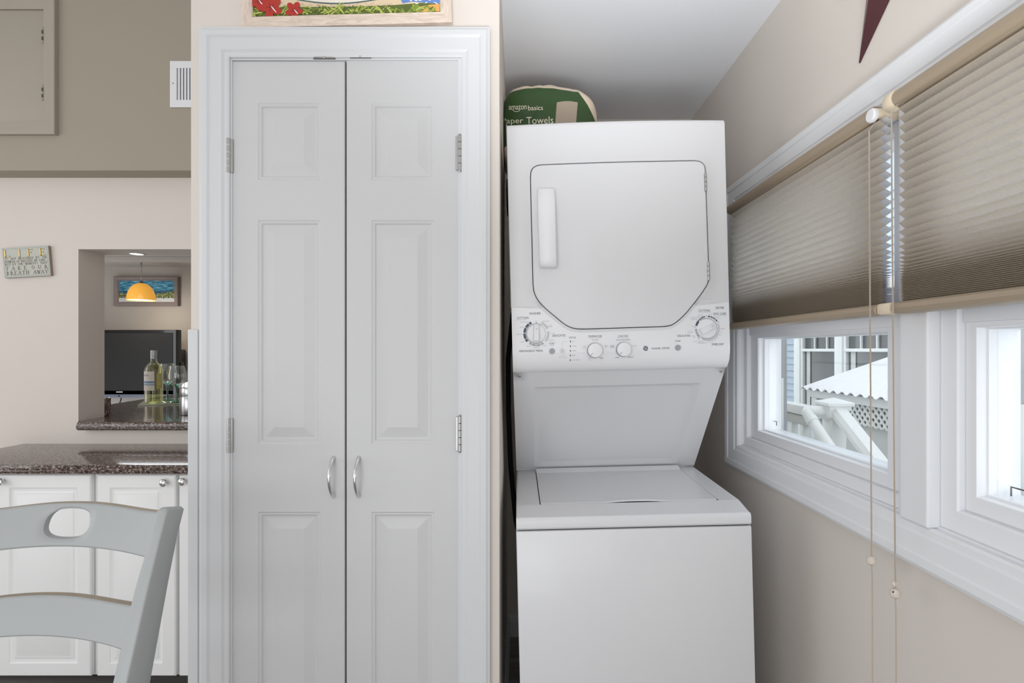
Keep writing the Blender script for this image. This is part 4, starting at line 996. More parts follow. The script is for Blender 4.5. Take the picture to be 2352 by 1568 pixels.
while yb2 < 5.9:
    mb = MB(); mb.box((1.535, yb2-.02, .30), (1.572, yb2+.02, .885), M_EXTW, .003); mb.build('baluster', dk); yb2 += .115
# sloping stair rail towards the viewer
mb = MB(); a = V(1.552, PYc-.03, .965); b_ = V(1.552, 1.60, .335)
sec = lambda p: [p+V(-.038, 0, .01), p+V(-.026, 0, .035), p+V(.026, 0, .035), p+V(.038, 0, .01), p+V(.034, 0, -.02), p+V(-.034, 0, -.02)]
mb.loft([sec(a+V(0, 0, .02)), sec(b_)], M_EXTW, True, True, True); mb.build('stair_rail', dk)
mb = MB(); mb.box((1.505, 1.50, -1), (1.60, 1.60, .40), M_EXTW, .004); mb.box((1.50, 1.60, -1), (1.604, 2.5, -.2), M_EXTG); mb.build('stair_post', dk)
mb = MB(); q0 = V(1.51, PYc-.0, .985); hx = 1.405
mb.tube([q0+V(.0, .0, 0), V(1.46, PYc, .985), V(hx+.015, PYc-.002, .985), V(hx, PYc-.025, .978), V(hx, PYc-.06, .955), V(hx, 1.62, .295)], .0245, M_EXTW, 20)
mb.lathe((1.506, PYc, .985), [(.044, .008), (.046, .0), (.036, -.008), (.024, -.012)], M_EXTW, 28, 'x')
mb.tube([V(hx, PYc-.055, .958), V(hx, PYc-.085, .938)], .0275, M_EXTW, 20); mb.build('tube_handrail', dk, 'white round handrail with elbow')
# deck under the railing and a stair stringer
mb = MB(); mb.box((.93, PYc-.05, .05), (1.49, 6.0, .12), M_EXTG); mb.box((1.40, PYc-.02, -1), (1.48, 6.0, .05), M_EXTG); ext(mb, 'deck_platform', 'grey board deck outside the windows', 'deck')

# ------------------------------------------------------------------ painting over the closet
YP = 1.386; th = math.radians(1.55)
def pf(px, py, Y=YP): return P(px, py, Y)
pc = pf(796, 57); ca, sa = math.cos(th), math.sin(th)
def pr_(u, v_, y): return V(pc.x+u*ca-v_*sa, y, pc.z+u*sa+v_*ca)
PW = (1038-554)*YP/F; PH = .40; fwid = .030
pic = thing('framed_painting', 'tropical painting in a whitewashed wood frame above the closet doors', 'painting', (pc.x, YC, pc.z))
fp = [(0, YC-.001), (0, YP+.001), (.0015, YP), (.008, YP-.002), (.024, YP+.002), (.027, YP-.0), (fwid, YP+.004), (fwid, YC-.001)]
for nm, idx, mm in (('frame_rail', (0, 1), M_OAK), ('frame_stile', (1, 2), M_OAKV), ('frame_rail', (2, 3), M_OAK), ('frame_stile', (3, 0), M_OAKV)):
    mb = MB(); rows = []
    cn = lambda i, o, y: pr_((-PW/2+o, PW/2-o, PW/2-o, -PW/2+o)[i], (o, o, PH-o, PH-o)[i], y)
    for o, y in fp: rows.append([cn(idx[0], o, y), cn(idx[1], o, y)])
    mb.loft(rows, mm, False); mb.build(nm, pic)
def flat(name, r, g, b, k=1.35): return mat(name, A(r, g, b, k), .6, var=.08, vscale=50)
C_SAND = flat('paint_sand', 198, 178, 150); C_HULL = flat('paint_hull', 205, 198, 184); C_TEAL = flat('paint_teal', 70, 92, 92); C_G1 = flat('paint_dark_green', 84, 96, 44)
C_G2 = flat('paint_mid_green', 118, 134, 52); C_G3 = flat('paint_light_green', 158, 166, 84); C_RED = flat('paint_red', 158, 46, 36); C_RED2 = flat('paint_deep_red', 120, 34, 30); C_ORG = flat('paint_orange', 206, 150, 78)
C_BLU = flat('paint_blue', 92, 122, 176); C_SKY = flat('paint_sky', 150, 185, 200); C_WHT = flat('paint_white', 215, 212, 205); C_BRN = flat('paint_brown', 120, 84, 56)
mb = MB(); lay = [YP+.0055]
def pv(px, py):
    q = pf(px, py, lay[0]); return q
def blob(pts, m):
    lay[0] -= .000012; mb.poly([pv(*p) for p in pts], m)
def ell(cx, cy, rx, ry, rot, m, n=12, pw=1.0):
    c, s = math.cos(math.radians(rot)), math.sin(math.radians(rot))
    blob([(cx+rx*math.cos(t)*c-ry*math.sin(t)*s, cy+rx*math.cos(t)*s+ry*math.sin(t)*c) for t in [2*pi*i/n for i in range(n)]], m)
blob([(574, 40), (1012, 28), (1012, -320), (574, -310)], C_SKY)
blob([(574, 40), (1012, 28), (1012, 6), (574, 12)], C_G1)
blob([(574, 15), (690, 16), (800, 15), (900, 12), (960, 7), (1012, 4), (1012, -60), (574, -50)], C_SAND)
blob([(925, 8), (945, 4), (1012, 9), (1012, -40), (900, -40)], C_BLU)
blob([(668, -30)]+[(668+210*i/14, -2+12*math.sin(pi*i/14)) for i in range(15)]+[(880, -30)], C_TEAL)
blob([(672, -34)]+[(672+202*i/14, -4+10.5*math.sin(pi*i/14)) for i in range(15)]+[(876, -34)], C_HULL)
blob([(640, -60), (920, -66), (920, -28), (640, -24)], C_BRN)
rn = random.Random(5)
for i in range(60): x = rn.uniform(640, 900); yv = rn.uniform(8, 14)-abs(x-775)*.02; ell(x, yv, rn.uniform(1, 3), .35, rn.uniform(-15, 15), C_BRN, 6)
for i in range(16): ell(rn.uniform(935, 1005), rn.uniform(-10, 8), rn.uniform(2, 6), rn.uniform(.8, 1.8), rn.uniform(-40, 40), C_WHT, 7)
blob([(962, 27), (1010, 26), (1010, 9), (985, 11), (962, 16)], C_ORG)
for i in range(150):
    x = rn.uniform(580, 995); lim = 34-(x-578)*.020
    yv = rn.uniform(17, lim); L_ = rn.uniform(6, 15); ell(x, yv, L_, rn.uniform(1.2, 2.8), rn.choice([-1, 1])*rn.uniform(10, 65), rn.choice([C_G1, C_G2, C_G2, C_G3, C_G3]), 8)
def flower(cx, cy, R, rot):
    for k in range(5):
        a = math.radians(rot+72*k); lay[0] -= .00001
        ell(cx+R*.55*math.cos(a), cy+R*.55*math.sin(a), R*.5, R*.36, math.degrees(a), C_RED if k % 2 else C_RED, 14)
        ell(cx+R*.25*math.cos(a), cy+R*.25*math.sin(a), R*.22, R*.05, math.degrees(a), C_RED2, 6)
    ell(cx, cy, R*.16, R*.13, 0, C_RED2); ell(cx+R*.25, cy+R*.2, R*.4, R*.05, 50, C_WHT, 8)
flower(594, 2, 22, 10); flower(622, 16, 26, 30); flower(675, 23, 20, 12)
mb.build('canvas_print', pic, 'tropical beach scene with red flowers', False)

# ------------------------------------------------------------------ far wall: counter, cabinets, sign, hatch, vent
YKF = 2.0; ZCT = .859
mb = MB(); x0, x1 = px_x(-176, YKF+.02), CXL-.006
prof = [(YF-.001, ZCT-.036), (YKF+.006, ZCT-.036), (YKF-.001, ZCT-.032), (YKF-.004, ZCT-.023), (YKF-.002, ZCT-.020), (YKF-.002, ZCT-.012), (YKF+.004, ZCT-.003), (YKF+.012, ZCT), (YF-.001, ZCT)]
prof = [(y-.018 if y < 2.1 else y, z) for y, z in prof]
mb.loft([[V(x, y, z) for y, z in prof] for x in (x0, x1)], M_GRAN, True, True, True); solo(mb, 'stone_worktop', 'long dark brown stone worktop over the white base cabinets', 'worktop')
def cabinet(xa, xb, doors_, lab):
    C = thing('base_cabinet', lab, 'cabinet', ((xa+xb)/2, YKF+.2, 0), group='white base cabinets under the stone worktop')
    mb = MB(); mb.box((xa, YKF+.021, .06), (xb, YF-.002, ZCT-.0365), M_CAB, .001); mb.box((xa+.001, YKF+.11, 0), (xb-.001, YKF+.13, .06), M_DARKV); mb.build('body', C)
    for (pa, pb, kpx, kpy) in doors_:
        x0, x1 = px_x(pa, YKF), px_x(pb, YKF); z0, z1 = .066, py_z(1090, YKF)
        mb = MB(); panelled(mb, x0, z0, x1, z1, YKF, .019, [(x0+.048, z0+.048, x1-.048, z1-.048)], M_CAB, CABP, .004); d = mb.build('door', C)
        kx, kz = px_x(kpx, YKF-.02), py_z(kpy, YKF-.02); mb = MB()
        mb.lathe((kx, YKF, kz), [(.006, 0), (.005, -.002), (.0038, -.006), (.004, -.012)], M_CHROME, 16, 'y', False, True)
        mb.lathe((kx, YKF, kz), [(.005, -.011), (.012, -.014), (.0145, -.018), (.0135, -.022), (.009, -.026), (.003, -.0275), (.001, -.0277)], M_CHROME, 32, 'y', True, True, flute=.045)
        mb.build('knob', d, 'fluted shell knob')
cabinet(px_x(-172, YKF+.02), px_x(217.5, YKF+.02), ((-166, 0-17, -40, 1107), (-9, 208, -3, 1107)), 'white base cabinet behind the chair back, its right door in view')
cabinet(px_x(218.5, YKF+.02), -.862, ((222, 403, 374, 1109.5), (411, 585, 417, 1107)), 'white base cabinet against the closet with two shell knobs side by side')
# pass-through shelf and kitchen counter
mb = MB(); yf_ = 2.385; zt2 = .962
pf2 = [(2.62, .925), (yf_+.010, .925), (yf_, .932), (yf_-.002, .944), (yf_+.001, .955), (yf_+.010, zt2), (2.62, zt2)]
xl_ = px_x(175, yf_)
outl = [(xl_, yf_), (CXL-.002, yf_)]
mb.loft([[V(x, y, z) for y, z in pf2[:]] for x in (xl_+.004, CXL-.055)], M_GRAN, True, True, True) if 0 else None
# front nosing part ahead of the wall, then the slab through the opening into the kitchen
mb.loft([[V(x, y if y < 2.5 else YF-.001, z) for y, z in pf2] for x in (xl_, xl_+.003, CXL-.002)], M_GRAN, True, True, True)
mb.prism([V(OX+.001, YF-.002, .925), V(CXL-.002, YF-.002, .925), V(CXL-.052, YF+OT+.001, .925), V(CXL-.052, 3.95, .925), V(-2.50, 3.95, .925), V(-2.42, 3.2, .925), V(-2.23, YF+OT+.003, .925), V(OX+.001, YF+OT+.003, .925)], (0, 0, zt2-.925), M_GRAN)
solo(mb, 'pass_through_counter', 'glossy brown stone ledge running through the wall opening into the kitchen', 'counter')
mb = MB(); mb.box((-2.22, YF+OT+.003, zt2+.0005), (OX, YF+OT+.043, 1.052), M_GRAN, .003); solo(mb, 'stone_backsplash', 'short brown stone upstand standing at the left end of the pass-through ledge', 'backsplash')
mb = MB(); mb.box((-2.2, YF+OT+.06, 0), (CXL-.06, 3.9, .9245), M_CAB, .004); solo(mb, 'kitchen_base_unit', 'white base unit under the kitchen counter', 'cabinet')
# downlight
mb = MB(); cx_, cy2 = px_x(314, 2.545), 2.545
dl = thing('recessed_downlight', 'small lit downlight in the underside of the pass-through header', 'light', (cx_, cy2, OZ1))
mb.lathe((cx_, cy2, OZ1), [(.032, 0), (.034, -.002), (.029, -.003), (.027, -.0015)], M_TRIM, 32, 'z', False, False); mb.build('trim_ring', dl)
mb = MB(); mb.lathe((cx_, cy2, OZ1-.0012), [(.027, 0), (.001, 0)], M_CANL, 24, 'z', False, True); mb.build('lens', dl, 'glowing lens')
# kitchen things
def kthing(): pass
YPD = 4.6; cpx = px_x(324.5, YPD); zt3 = py_z(650, YPD); zb3 = py_z(689.5, YPD); Rr = 28.5*YPD/F
pd = thing('pendant_lamp', 'glowing amber dome pendant lamp on a thin rod in the kitchen', 'lamp', (cpx, YPD, 2.06))
pr3 = []; hh = zt3-zb3
for i in range(15):
    t = i/14; pr3.append((max(.012, Rr*math.sin(t*pi/2*.98)**.85), hh*(math.cos(t*pi/2)**1.0)))
ex_out = [(r, h) for r, h in pr3]; inn = [(r*.97, h-.003 if i < 14 else h) for i, (r, h) in enumerate(pr3)][::-1]
mb = MB(); mb.lathe((cpx, YPD, zb3), ex_out+inn, M_SHADE, 40, 'z', False, False); mb.build('shade', pd, 'amber glass dome')
mb = MB(); mb.lathe((cpx, YPD, zt3), [(.020, -.004), (.018, .004), (.008, .010), (.006, .02)], M_DKMET, 16); mb.build('cap', pd)
mb = MB(); mb.tube([V(cpx, YPD, zt3), V(cpx, YPD, 2.06)], .0035, M_NICKEL, 10); mb.tube([V(cpx, YPD, 2.01), V(cpx, YPD, 2.06)], .007, M_NICKEL, 10); mb.build('rod', pd)
mb = MB(); mb.lathe((cpx, YPD, zb3+.004), [(.002, .08), (.025, .07), (Rr*.55, .03), (Rr*.9, .002), (.001, .0)], M_BULB, 24); mb.build('bulb', pd, 'lit bulb')
pl_ = bpy.data.lights.new('pendant_glow', 'POINT'); pl_.energy = 2.5; pl_.color = (1, .88, .72); pl_.shadow_soft_size = .05; po = bpy.data.objects.new('pendant_glow', pl_); COL.objects.link(po); po.location = (cpx, YPD, zb3-.06)
# beach picture
YB2 = 4.97; bx0, bx1, bz0, bz1 = px_x(263, YB2), px_x(409.5, YB2), py_z(702.5, YB2), py_z(635, YB2)
bp_ = thing('beach_picture', 'framed panoramic beach painting on the kitchen wall behind the pendant', 'picture', ((bx0+bx1)/2, 5.0, bz0))
mb = MB(); M_GF = mat('weathered_grey_frame', A(120, 110, 108), .6, var=.15, vscale=30)
mb.loft(rect_rings(bx0, bz0, bx1, bz1, [(0, 4.999), (0, YB2-.01), (.006, YB2-.014), (.022, YB2-.010), (.028, YB2-.004), (.034, YB2-.006), (.040, YB2+.006)]), M_GF, True); mb.build('frame', bp_)
m = bpy.data.materials.new('painted_seascape'); m.use_nodes = True; N = m.node_tree.nodes; Lk = m.node_tree.links; b = N['Principled BSDF']; b.inputs['Roughness'].default_value = .5
tc = N.new('ShaderNodeTexCoord'); sp = N.new('ShaderNodeSeparateXYZ'); Lk.new(tc.outputs['Generated'], sp.inputs[0])
mp = N.new('ShaderNodeMapping'); mp.inputs['Scale'].default_value = (5, 1, 14); Lk.new(tc.outputs['Generated'], mp.inputs[0])
n1 = N.new('ShaderNodeTexNoise'); n1.inputs['Scale'].default_value = 1.6; n1.inputs['Detail'].default_value = 6; Lk.new(mp.outputs[0], n1.inputs[0])
mp2 = N.new('ShaderNodeMapping'); mp2.inputs['Scale'].default_value = (16, 1, 7); Lk.new(tc.outputs['Generated'], mp2.inputs[0])
n2 = N.new('ShaderNodeTexNoise'); n2.inputs['Scale'].default_value = 2.2; n2.inputs['Detail'].default_value = 8; Lk.new(mp2.outputs[0], n2.inputs[0])
def nmix(fac, a, b_):
    q = N.new('ShaderNodeMix'); q.data_type = 'RGBA'
    for i, t in ((0, fac), (6, a), (7, b_)):
        if isinstance(t, tuple) or isinstance(t, float): q.inputs[i].default_value = t
        else: Lk.new(t, q.inputs[i])
    return q.outputs[2]
def nramp(src, stops, const=False):
    r = N.new('ShaderNodeValToRGB'); e = r.color_ramp.elements
    if const: r.color_ramp.interpolation = 'CONSTANT'
    while len(e) < len(stops): e.new(.5)
    for i, (p, c) in enumerate(stops): e[i].position = p; e[i].color = c
    Lk.new(src, r.inputs[0]); return r.outputs[0]
nt_math = lambda op, a, b_=None: node_math2(op, a, b_)
def node_math2(op, a, b_=None):
    q = N.new('ShaderNodeMath'); q.operation = op
    for i, t in enumerate((a, b_)):
        if t is None: continue
        if isinstance(t, (int, float)): q.inputs[i].default_value = t
        else: Lk.new(t, q.inputs[i])
    return q.outputs[0]
sky = nramp(n1.outputs[0], [(.35, A(22, 66, 100)), (.5, A(50, 120, 150)), (.66, A(125, 180, 195))])
seac = nramp(n1.outputs[0], [(.35, A(20, 55, 75)), (.62, A(45, 90, 112)), (.75, A(190, 205, 210))])
Z_ = sp.outputs['Z']; X_ = sp.outputs['X']
c1 = nmix(node_math2('GREATER_THAN', Z_, .53), seac, sky)
dune = node_math2('ADD', node_math2('MULTIPLY', node_math2('ABSOLUTE', node_math2('SUBTRACT', X_, .42)), .42), node_math2('ADD', .14, node_math2('MULTIPLY', n2.outputs[0], .25)))
grass = nramp(n2.outputs[0], [(.38, A(45, 52, 30)), (.52, A(98, 108, 58)), (.62, A(170, 172, 130)), (.7, A(120, 130, 90))])
c2 = nmix(node_math2('LESS_THAN', Z_, dune), c1, grass)
c3 = nmix(node_math2('LESS_THAN', Z_, node_math2('MULTIPLY', n2.outputs[0], .36)), c2, A(180, 184, 190))
Lk.new(c3, b.inputs['Base Color'])
mb = MB(); mb.box((bx0+.038, YB2+.003, bz0+.038), (bx1-.038, YB2+.006, bz1-.038), m); mb.build('canvas_print', bp_, 'painted beach, sea and dune grass')
# television
YT = 4.7; tx0, tx1, tz0, tz1 = -3.98, px_x(405, YT), py_z(912, YT), py_z(757, YT)
tv = thing('television', 'black flat television hanging on the kitchen wall behind the bottle', 'television', ((tx0+tx1)/2, 4.9, tz0))
mb = MB(); bw2 = .030; zlow = tz0+.060
mb.loft(rect_rings(tx0, tz0, tx1, tz1, [(0, YT+.07), (0, YT+.008), (.004, YT), (bw2-.004, YT-.002), (bw2, YT+.004)])[:4], M_TVB, True)
mb.box((tx0+.002, YT, tz0+.002), (tx1-.002, YT+.012, zlow), M_TVB, .003); mb.prism([V(tx0+.01, YT+.0, tz0+.01), V(tx1-.01, YT, tz0+.01), V(tx1-.01, YT, tz1-.01), V(tx0+.01, YT, tz1-.01)], (0, .065, 0), M_TVB)
mb.build('casing', tv)
mb = MB(); mb.box((tx0+bw2, YT-.0022, zlow), (tx1-bw2, YT-.0008, tz1-bw2), M_TVS); mb.build('screen', tv, 'dark grey screen')
mb = MB(); mb.box((tx0+.004, YT-.008, tz0-.004), (tx1-.003, YT+.02, tz0+.026), M_TVT, .006); lx = px_x(275, YT); mb.box((lx-.028, YT-.0042, tz0+.042), (lx+.028, YT-.003, tz0+.051), M_PALE); mb.lathe((lx, YT-.0085, tz0+.012), [(.008, 0), (.001, 0)], M_BLACK, 10, 'y', False, True); mb.build('lower_trim', tv, 'blue-grey strip along the bottom')
mb = MB(); mb.box((tx1-.35, YT+.06, tz0+.2), (tx1-.1, 5.0, tz0+.42), M_DKMET, .01); mb.box((tx1-.05, YT+.05, tz0+.20), (tx1+.012, YT+.09, tz0+.31), M_TVB, .006); mb.build('wall_bracket', tv)
mb = MB(); mb.tube([V(px_x(278, 4.85), 4.85, tz0+.05), V(px_x(279, 4.85), 4.85, tz0), V(px_x(276, 4.85), 4.86, tz0-.04), V(px_x(272.5, 4.9), 4.88, tz0-.12), V(px_x(272, 4.9), 4.9, tz0-.3)], .005, M_BLACK, 8); mb.build('power_cord', tv)
# items on the counter
ZK = zt2
mb = MB(); a0 = V(-2.18, 3.07, ZK); u = V(.36, .20, 0).normalized(); v_ = V(-.20, .36, 0).normalized(); L_ = .40
sq4 = [a0, a0+u*.46, a0+u*.46+v_*L_, a0+v_*L_]
mb.prism([p+V(0, 0, .001) for p in sq4], (0, 0, .006), M_BOARDG); solo(mb, 'glass_cutting_board', 'square sage green glass board under the wine bottle and glasses', 'board')
ZB_ = ZK+.0075
bcx, bcy = px_x(353, 3.20), 3.20; s_ = .88
bt = thing('wine_bottle', 'clear bottle of white wine with a pale label on the counter', 'bottle', (bcx, bcy, ZB_))
R0 = .0475; HB = .312
po_ = [(.030, .006), (.040, 0), (R0, .004), (R0, .19), (R0*.93, .208), (R0*.72, .225), (R0*.45, .238), (.0165, .248), (.0155, .27)]
mb = MB(); mb.lathe((bcx, bcy, ZB_), po_+[(.0155, HB-.006), (.013, HB-.004)], M_BOTTLE, 40, cap0=True, cap1=False); mb.build('glass_body', bt)
mb = MB(); mb.lathe((bcx, bcy, ZB_), [(.03, .008), (R0-.003, .008), (R0-.003, .19), (R0*.93-.003, .207), (R0*.72-.003, .223), (R0*.5-.003, .233), (.001, .2335)], M_WINE, 36); mb.build('wine', bt, 'pale yellow wine')
mb = MB(); mb.lathe((bcx, bcy, ZB_), [(.0165, .262), (.0168, .264), (.0168, .280), (.0172, .281), (.0172, .284), (.0168, .285), (.0168, HB-.003), (.0155, HB), (.001, HB)], M_CAPS, 28, cap0=False); mb.build('screw_cap', bt, 'banded silver grey cap')
def label_patch(a0, a1, z0, z1, m, r):
    n = 12; mb.loft([[V(bcx+r*math.cos(math.radians(a0+(a1-a0)*i/n)), bcy+r*math.sin(math.radians(a0+(a1-a0)*i/n)), ZB_+z) for i in range(n+1)] for z in (z0, z1)], m, False)
mb = MB(); label_patch(-146, -52, .075, .187, M_PEN, R0+.0004); label_patch(-146, -52, .118, .130, M_LBLUE, R0+.0007); label_patch(-136, -52, .106, .112, M_LBLUE, R0+.0007)
def labfn(px, py):
    a = math.radians(-112+(px)*1.0); r = R0+.0008; return V(bcx+r*math.cos(a), bcy+r*math.sin(a), ZB_+.165-py*.001)
put_text(mb, 'TENA', labfn, 0, 0, 50, 10, M_INK); mb.build('label', bt, 'cream label with a blue band')
mb = MB(); label_patch(-38, 18, .085, .175, mat('yellow_back_label', A(190, 172, 84), .5), R0-.0012); mb.build('back_label', bt, 'yellow back label seen through the glass')
def wineglass(px, Yg, lab):
    gx = px_x(px, Yg); k = 86*Yg/F/.226*.97
    g = thing('wine_glass', lab, 'glass', (gx, Yg, ZB_), group='teal stemmed wine glasses')
    mb = MB(); S = lambda pr: [(r*k, h*k) for r, h in pr]
    mb.lathe((gx, Yg, ZB_), S([(.001, .001), (.038, .001), (.039, .003), (.030, .006), (.010, .014), (.006, .025), (.005, .06), (.0055, .085), (.010, .095), (.020, .103), (.030, .112)]), M_TEAL, 32, cap0=False, cap1=False); mb.build('stem', g, 'teal glass stem and foot')
    mb = MB(); mb.lathe((gx, Yg, ZB_), S([(.030, .112), (.042, .125), (.050, .145), (.052, .165), (.047, .195), (.042, .222), (.041, .226), (.0405, .2262), (.0405, .222), (.0455, .195), (.0505, .165), (.0485, .146)]), M_CLEAR, 40, cap0=False, cap1=False); mb.build('bowl', g, 'clear bowl')
wineglass(384.5, 3.36, 'teal stemmed wine glass just right of the bottle')
wineglass(406, 3.22, 'teal stemmed wine glass furthest from the bottle')
kx, ky = px_x(432.5, 2.66), 2.66; cn_ = thing('steel_canister', 'brushed steel canister with a slanted lid at the right end of the ledge', 'canister', (kx, ky, ZK))
R1 = .0375
mb = MB(); mb.lathe((kx, ky, ZK+.001), [(R1-.001, 0), (R1, .002), (R1, .088), (R1-.001, .09), (R1-.003, .0905), (R1-.003, .0925), (R1-.001, .093), (R1, .095), (R1, .132), (R1-.001, .134)], M_STEEL, 40); mb.build('body', cn_)
mb = MB(); n = 40; rings = []
for (r, z, sl) in ((R1-.002, .134, 0), (R1+.002, .137, 0), (R1+.0025, .141, .0), (R1+.001, .158, .42), (R1*.9, .164, .42), (R1*.5, .166, .40), (.001, .166, .4)):
    rings.append([V(kx+r*math.cos(t), ky+r*math.sin(t), ZK+z+sl*r*math.cos(t)) for t in [2*pi*i/n for i in range(n)]])
mb.loft(rings, M_CHROME, True, True, True); mb.build('lid', cn_, 'slanted shiny lid')

# ------------------------------------------------------------------ sign, vent, hatch
YS = YF-.015; sg_c = P(60, 601, YS); rt = math.radians(3.2)
def sgp(u, v_, y): return V(sg_c.x+u*math.cos(rt)-v_*math.sin(rt), y, sg_c.z+u*math.sin(rt)+v_*math.cos(rt))
SW, SH = 107*YS/F, 68.5*YS/F; us = YS/F
sg = thing('life_sign', 'small grey wooden block sign with LIFE in gold letters on the beige wall', 'sign', (sg_c.x, YF, sg_c.z-SH/2))
mb = MB(); shear = lambda u, v_, y: sgp(u-v_*.03, v_, y)
cs = [(-SW/2, -SH/2), (SW/2, -SH/2), (SW/2, SH/2), (-SW/2, SH/2)]
fr_ = [shear(u_, v2, YS) for u_, v2 in cs]; bk = [shear(u_, v2, YF-.001) for u_, v2 in cs]
mb.add(fr_, [[0, 1, 2, 3]], M_SIGN); mb.loft([fr_, bk], M_SIGNE, True, False, True); mb.build('block', sg, smooth=False)
mb = MB()
def sgf(px, py, y=YS-.0006): return shear((px-60)*us, (601-py)*us, y)   # straightened sign pixels
def bar(xa, ya, xb, yb, m): mb.add([sgf(xa, ya, YS-.0003), sgf(xb, ya, YS-.0003), sgf(xb, yb, YS-.0003), sgf(xa, yb, YS-.0003)], [[0, 1, 2, 3]], m)
X0, X1, Y0_, Y1_ = 60-53.5+2.6, 60+53.5-2.6, 601-34.2+2.2, 601+34.2-2.2
for t0, t1 in ((0, 1.0),):
    bar(X0, Y0_, X1, Y0_+1.1, M_SIGNL); bar(X0, Y1_-1.1, X1, Y1_, M_SIGNL); bar(X0, Y0_, X0+1.1, Y1_, M_SIGNL); bar(X1-1.1, Y0_, X1, Y1_, M_SIGNL)
def stx(s, x0, base, cw, ch, adv, m, y=YS-.0006, **kw): serif_text(mb, s, lambda a, b: sgf(a, base-b, y), x0, 0, cw, ch, adv, m, **kw)
mb_all = mb
for ch, xx_ in zip('LIFE', (9.5, 38, 63, 91)): mb = MB(); stx(ch, xx_+1, 587+1.0, 15, 15, 10, M_SIGNT, tk=.26, tn=.10); stx(ch, xx_+.6, 586.6+1.0, 15, 15, 10, M_GOLD, YS-.0011, tk=.17, tn=.04); mb.build('letter', sg, 'gold capital letter', False)
mb = mb_all
def justify(words, x0, x1, base, cw, ch, adv, m=M_SIGNT):
    tot = sum(len(w_)*adv for w_ in words); gap = (x1-x0-tot)/max(1, len(words)-1); x = x0
    for w_ in words: stx(w_, x, base, cw, ch, adv, m); x += len(w_)*adv+gap
justify(['IS', 'NOT', 'MEASURED', 'BY', 'THE'], 11.5, 109.5, 594.8, 4.2, 4.8, 4.35)
justify(['NUMBER', 'OF', 'BREATHS', 'WE', 'TAKE,'], 11.5, 109.5, 601.3, 3.95, 4.8, 4.05)
justify(['BUT', 'BY', 'THE', 'MOMENTS', 'THAT'], 11.5, 109, 607.7, 4.2, 4.8, 4.35)
justify(['T', 'A', 'K', 'E'], 12, 61, 618.7, 7.2, 8.2, 7.4); justify(['O', 'U', 'R'], 71, 109, 618.7, 7.8, 8.2, 7.8)
justify(['BREATH', 'AWAY'], 13, 110, 629.9, 7.6, 8.4, 8.9)
mb.build('lettering', sg, 'brown-grey serif lettering', False, kind='stuff')
# register vent
YV = 2.33; vx0, vx1 = px_x(392, YV), px_x(392, YV)+.36; vz0, vz1 = py_z(247.5, YV), py_z(141.5, YV)
vt = thing('register_vent', 'white metal air register half hidden behind the closet wall edge', 'vent', ((vx0+vx1)/2, YV, vz0))
mb = MB(); ix0, ix1, iz0, iz1 = px_x(407.5, YV), vx1-.03, py_z(230.5, YV), py_z(157.5, YV)
pln = [(vx0, vz0, vx1, iz0), (vx0, iz1, vx1, vz1), (vx0, iz0, ix0, iz1), (ix1, iz0, vx1, iz1)]
for q in pln: mb.box((q[0], YV-.006, q[1]), (q[2], YV-.001, q[3]), M_PLAS, .0008, 1)
mb.box((vx0+.002, YV-.0012, vz0+.002), (vx1-.002, YV-.0002, vz1-.002), M_GREYP); mb.lathe((px_x(399.5, YV), YV-.006, py_z(193, YV)), [(.0035, 0), (.0028, -.0015), (.001, -.002)], M_GREYP, 12, 'y', False, True); mb.build('face_plate', vt)  # grey sheet behind the louvres paints the shade between them
x = ix0+.004
while x < ix1-.012:
    mb = MB(); mb.prism([V(x, YV-.0022, iz0), V(x+.0098, YV-.0058, iz0), V(x+.0102, YV-.0050, iz0), V(x+.001, YV-.0014, iz0)], (0, 0, iz1-iz0), M_PLAS); mb.build('louvre', vt); x += .0136
# access hatch
YH = 2.3305; hx1 = px_x(125, YH-.02); hz0 = py_z(307.5, YH-.02)
ht = thing('access_hatch', 'taupe painted access door with moulded casing high on the upper wall', 'hatch', (hx1-.35, YH, hz0))
ox0, oz1 = hx1-.75, 2.82; inn_ = .058
mb = MB(); HC = [(0, YH), (0, YH-.020), (.004, YH-.022), (.018, YH-.020), (.028, YH-.014), (.040, YH-.013), (.048, YH-.010), (inn_, YH-.008), (inn_, YH)]
mb.loft(rect_rings(ox0, hz0, hx1, oz1, HC), M_TAUPE2, True); mb.build('casing', ht)
mb = MB(); mb.box((ox0+inn_, YH-.004, hz0+inn_), (hx1-inn_, YH, oz1-inn_-.004), M_TAUPE2, .002); dr = mb.build('door', ht)
for (ya2, yb2_) in ((65, 102), (197, 233)):
    z0, z1 = py_z(yb2_, YH), py_z(ya2, YH); mb = MB(); xh = hx1-inn_-.004; k = (z1-z0)/5
    for i in range(5): mb.lathe((xh, YH-.008, z0+i*k), [(.003, .0005), (.0042, .0015), (.0042, k-.0015), (.003, k-.0005)], M_DKMET if i % 2 else M_TAUPE2, 10)
    mb.build('hinge', dr)

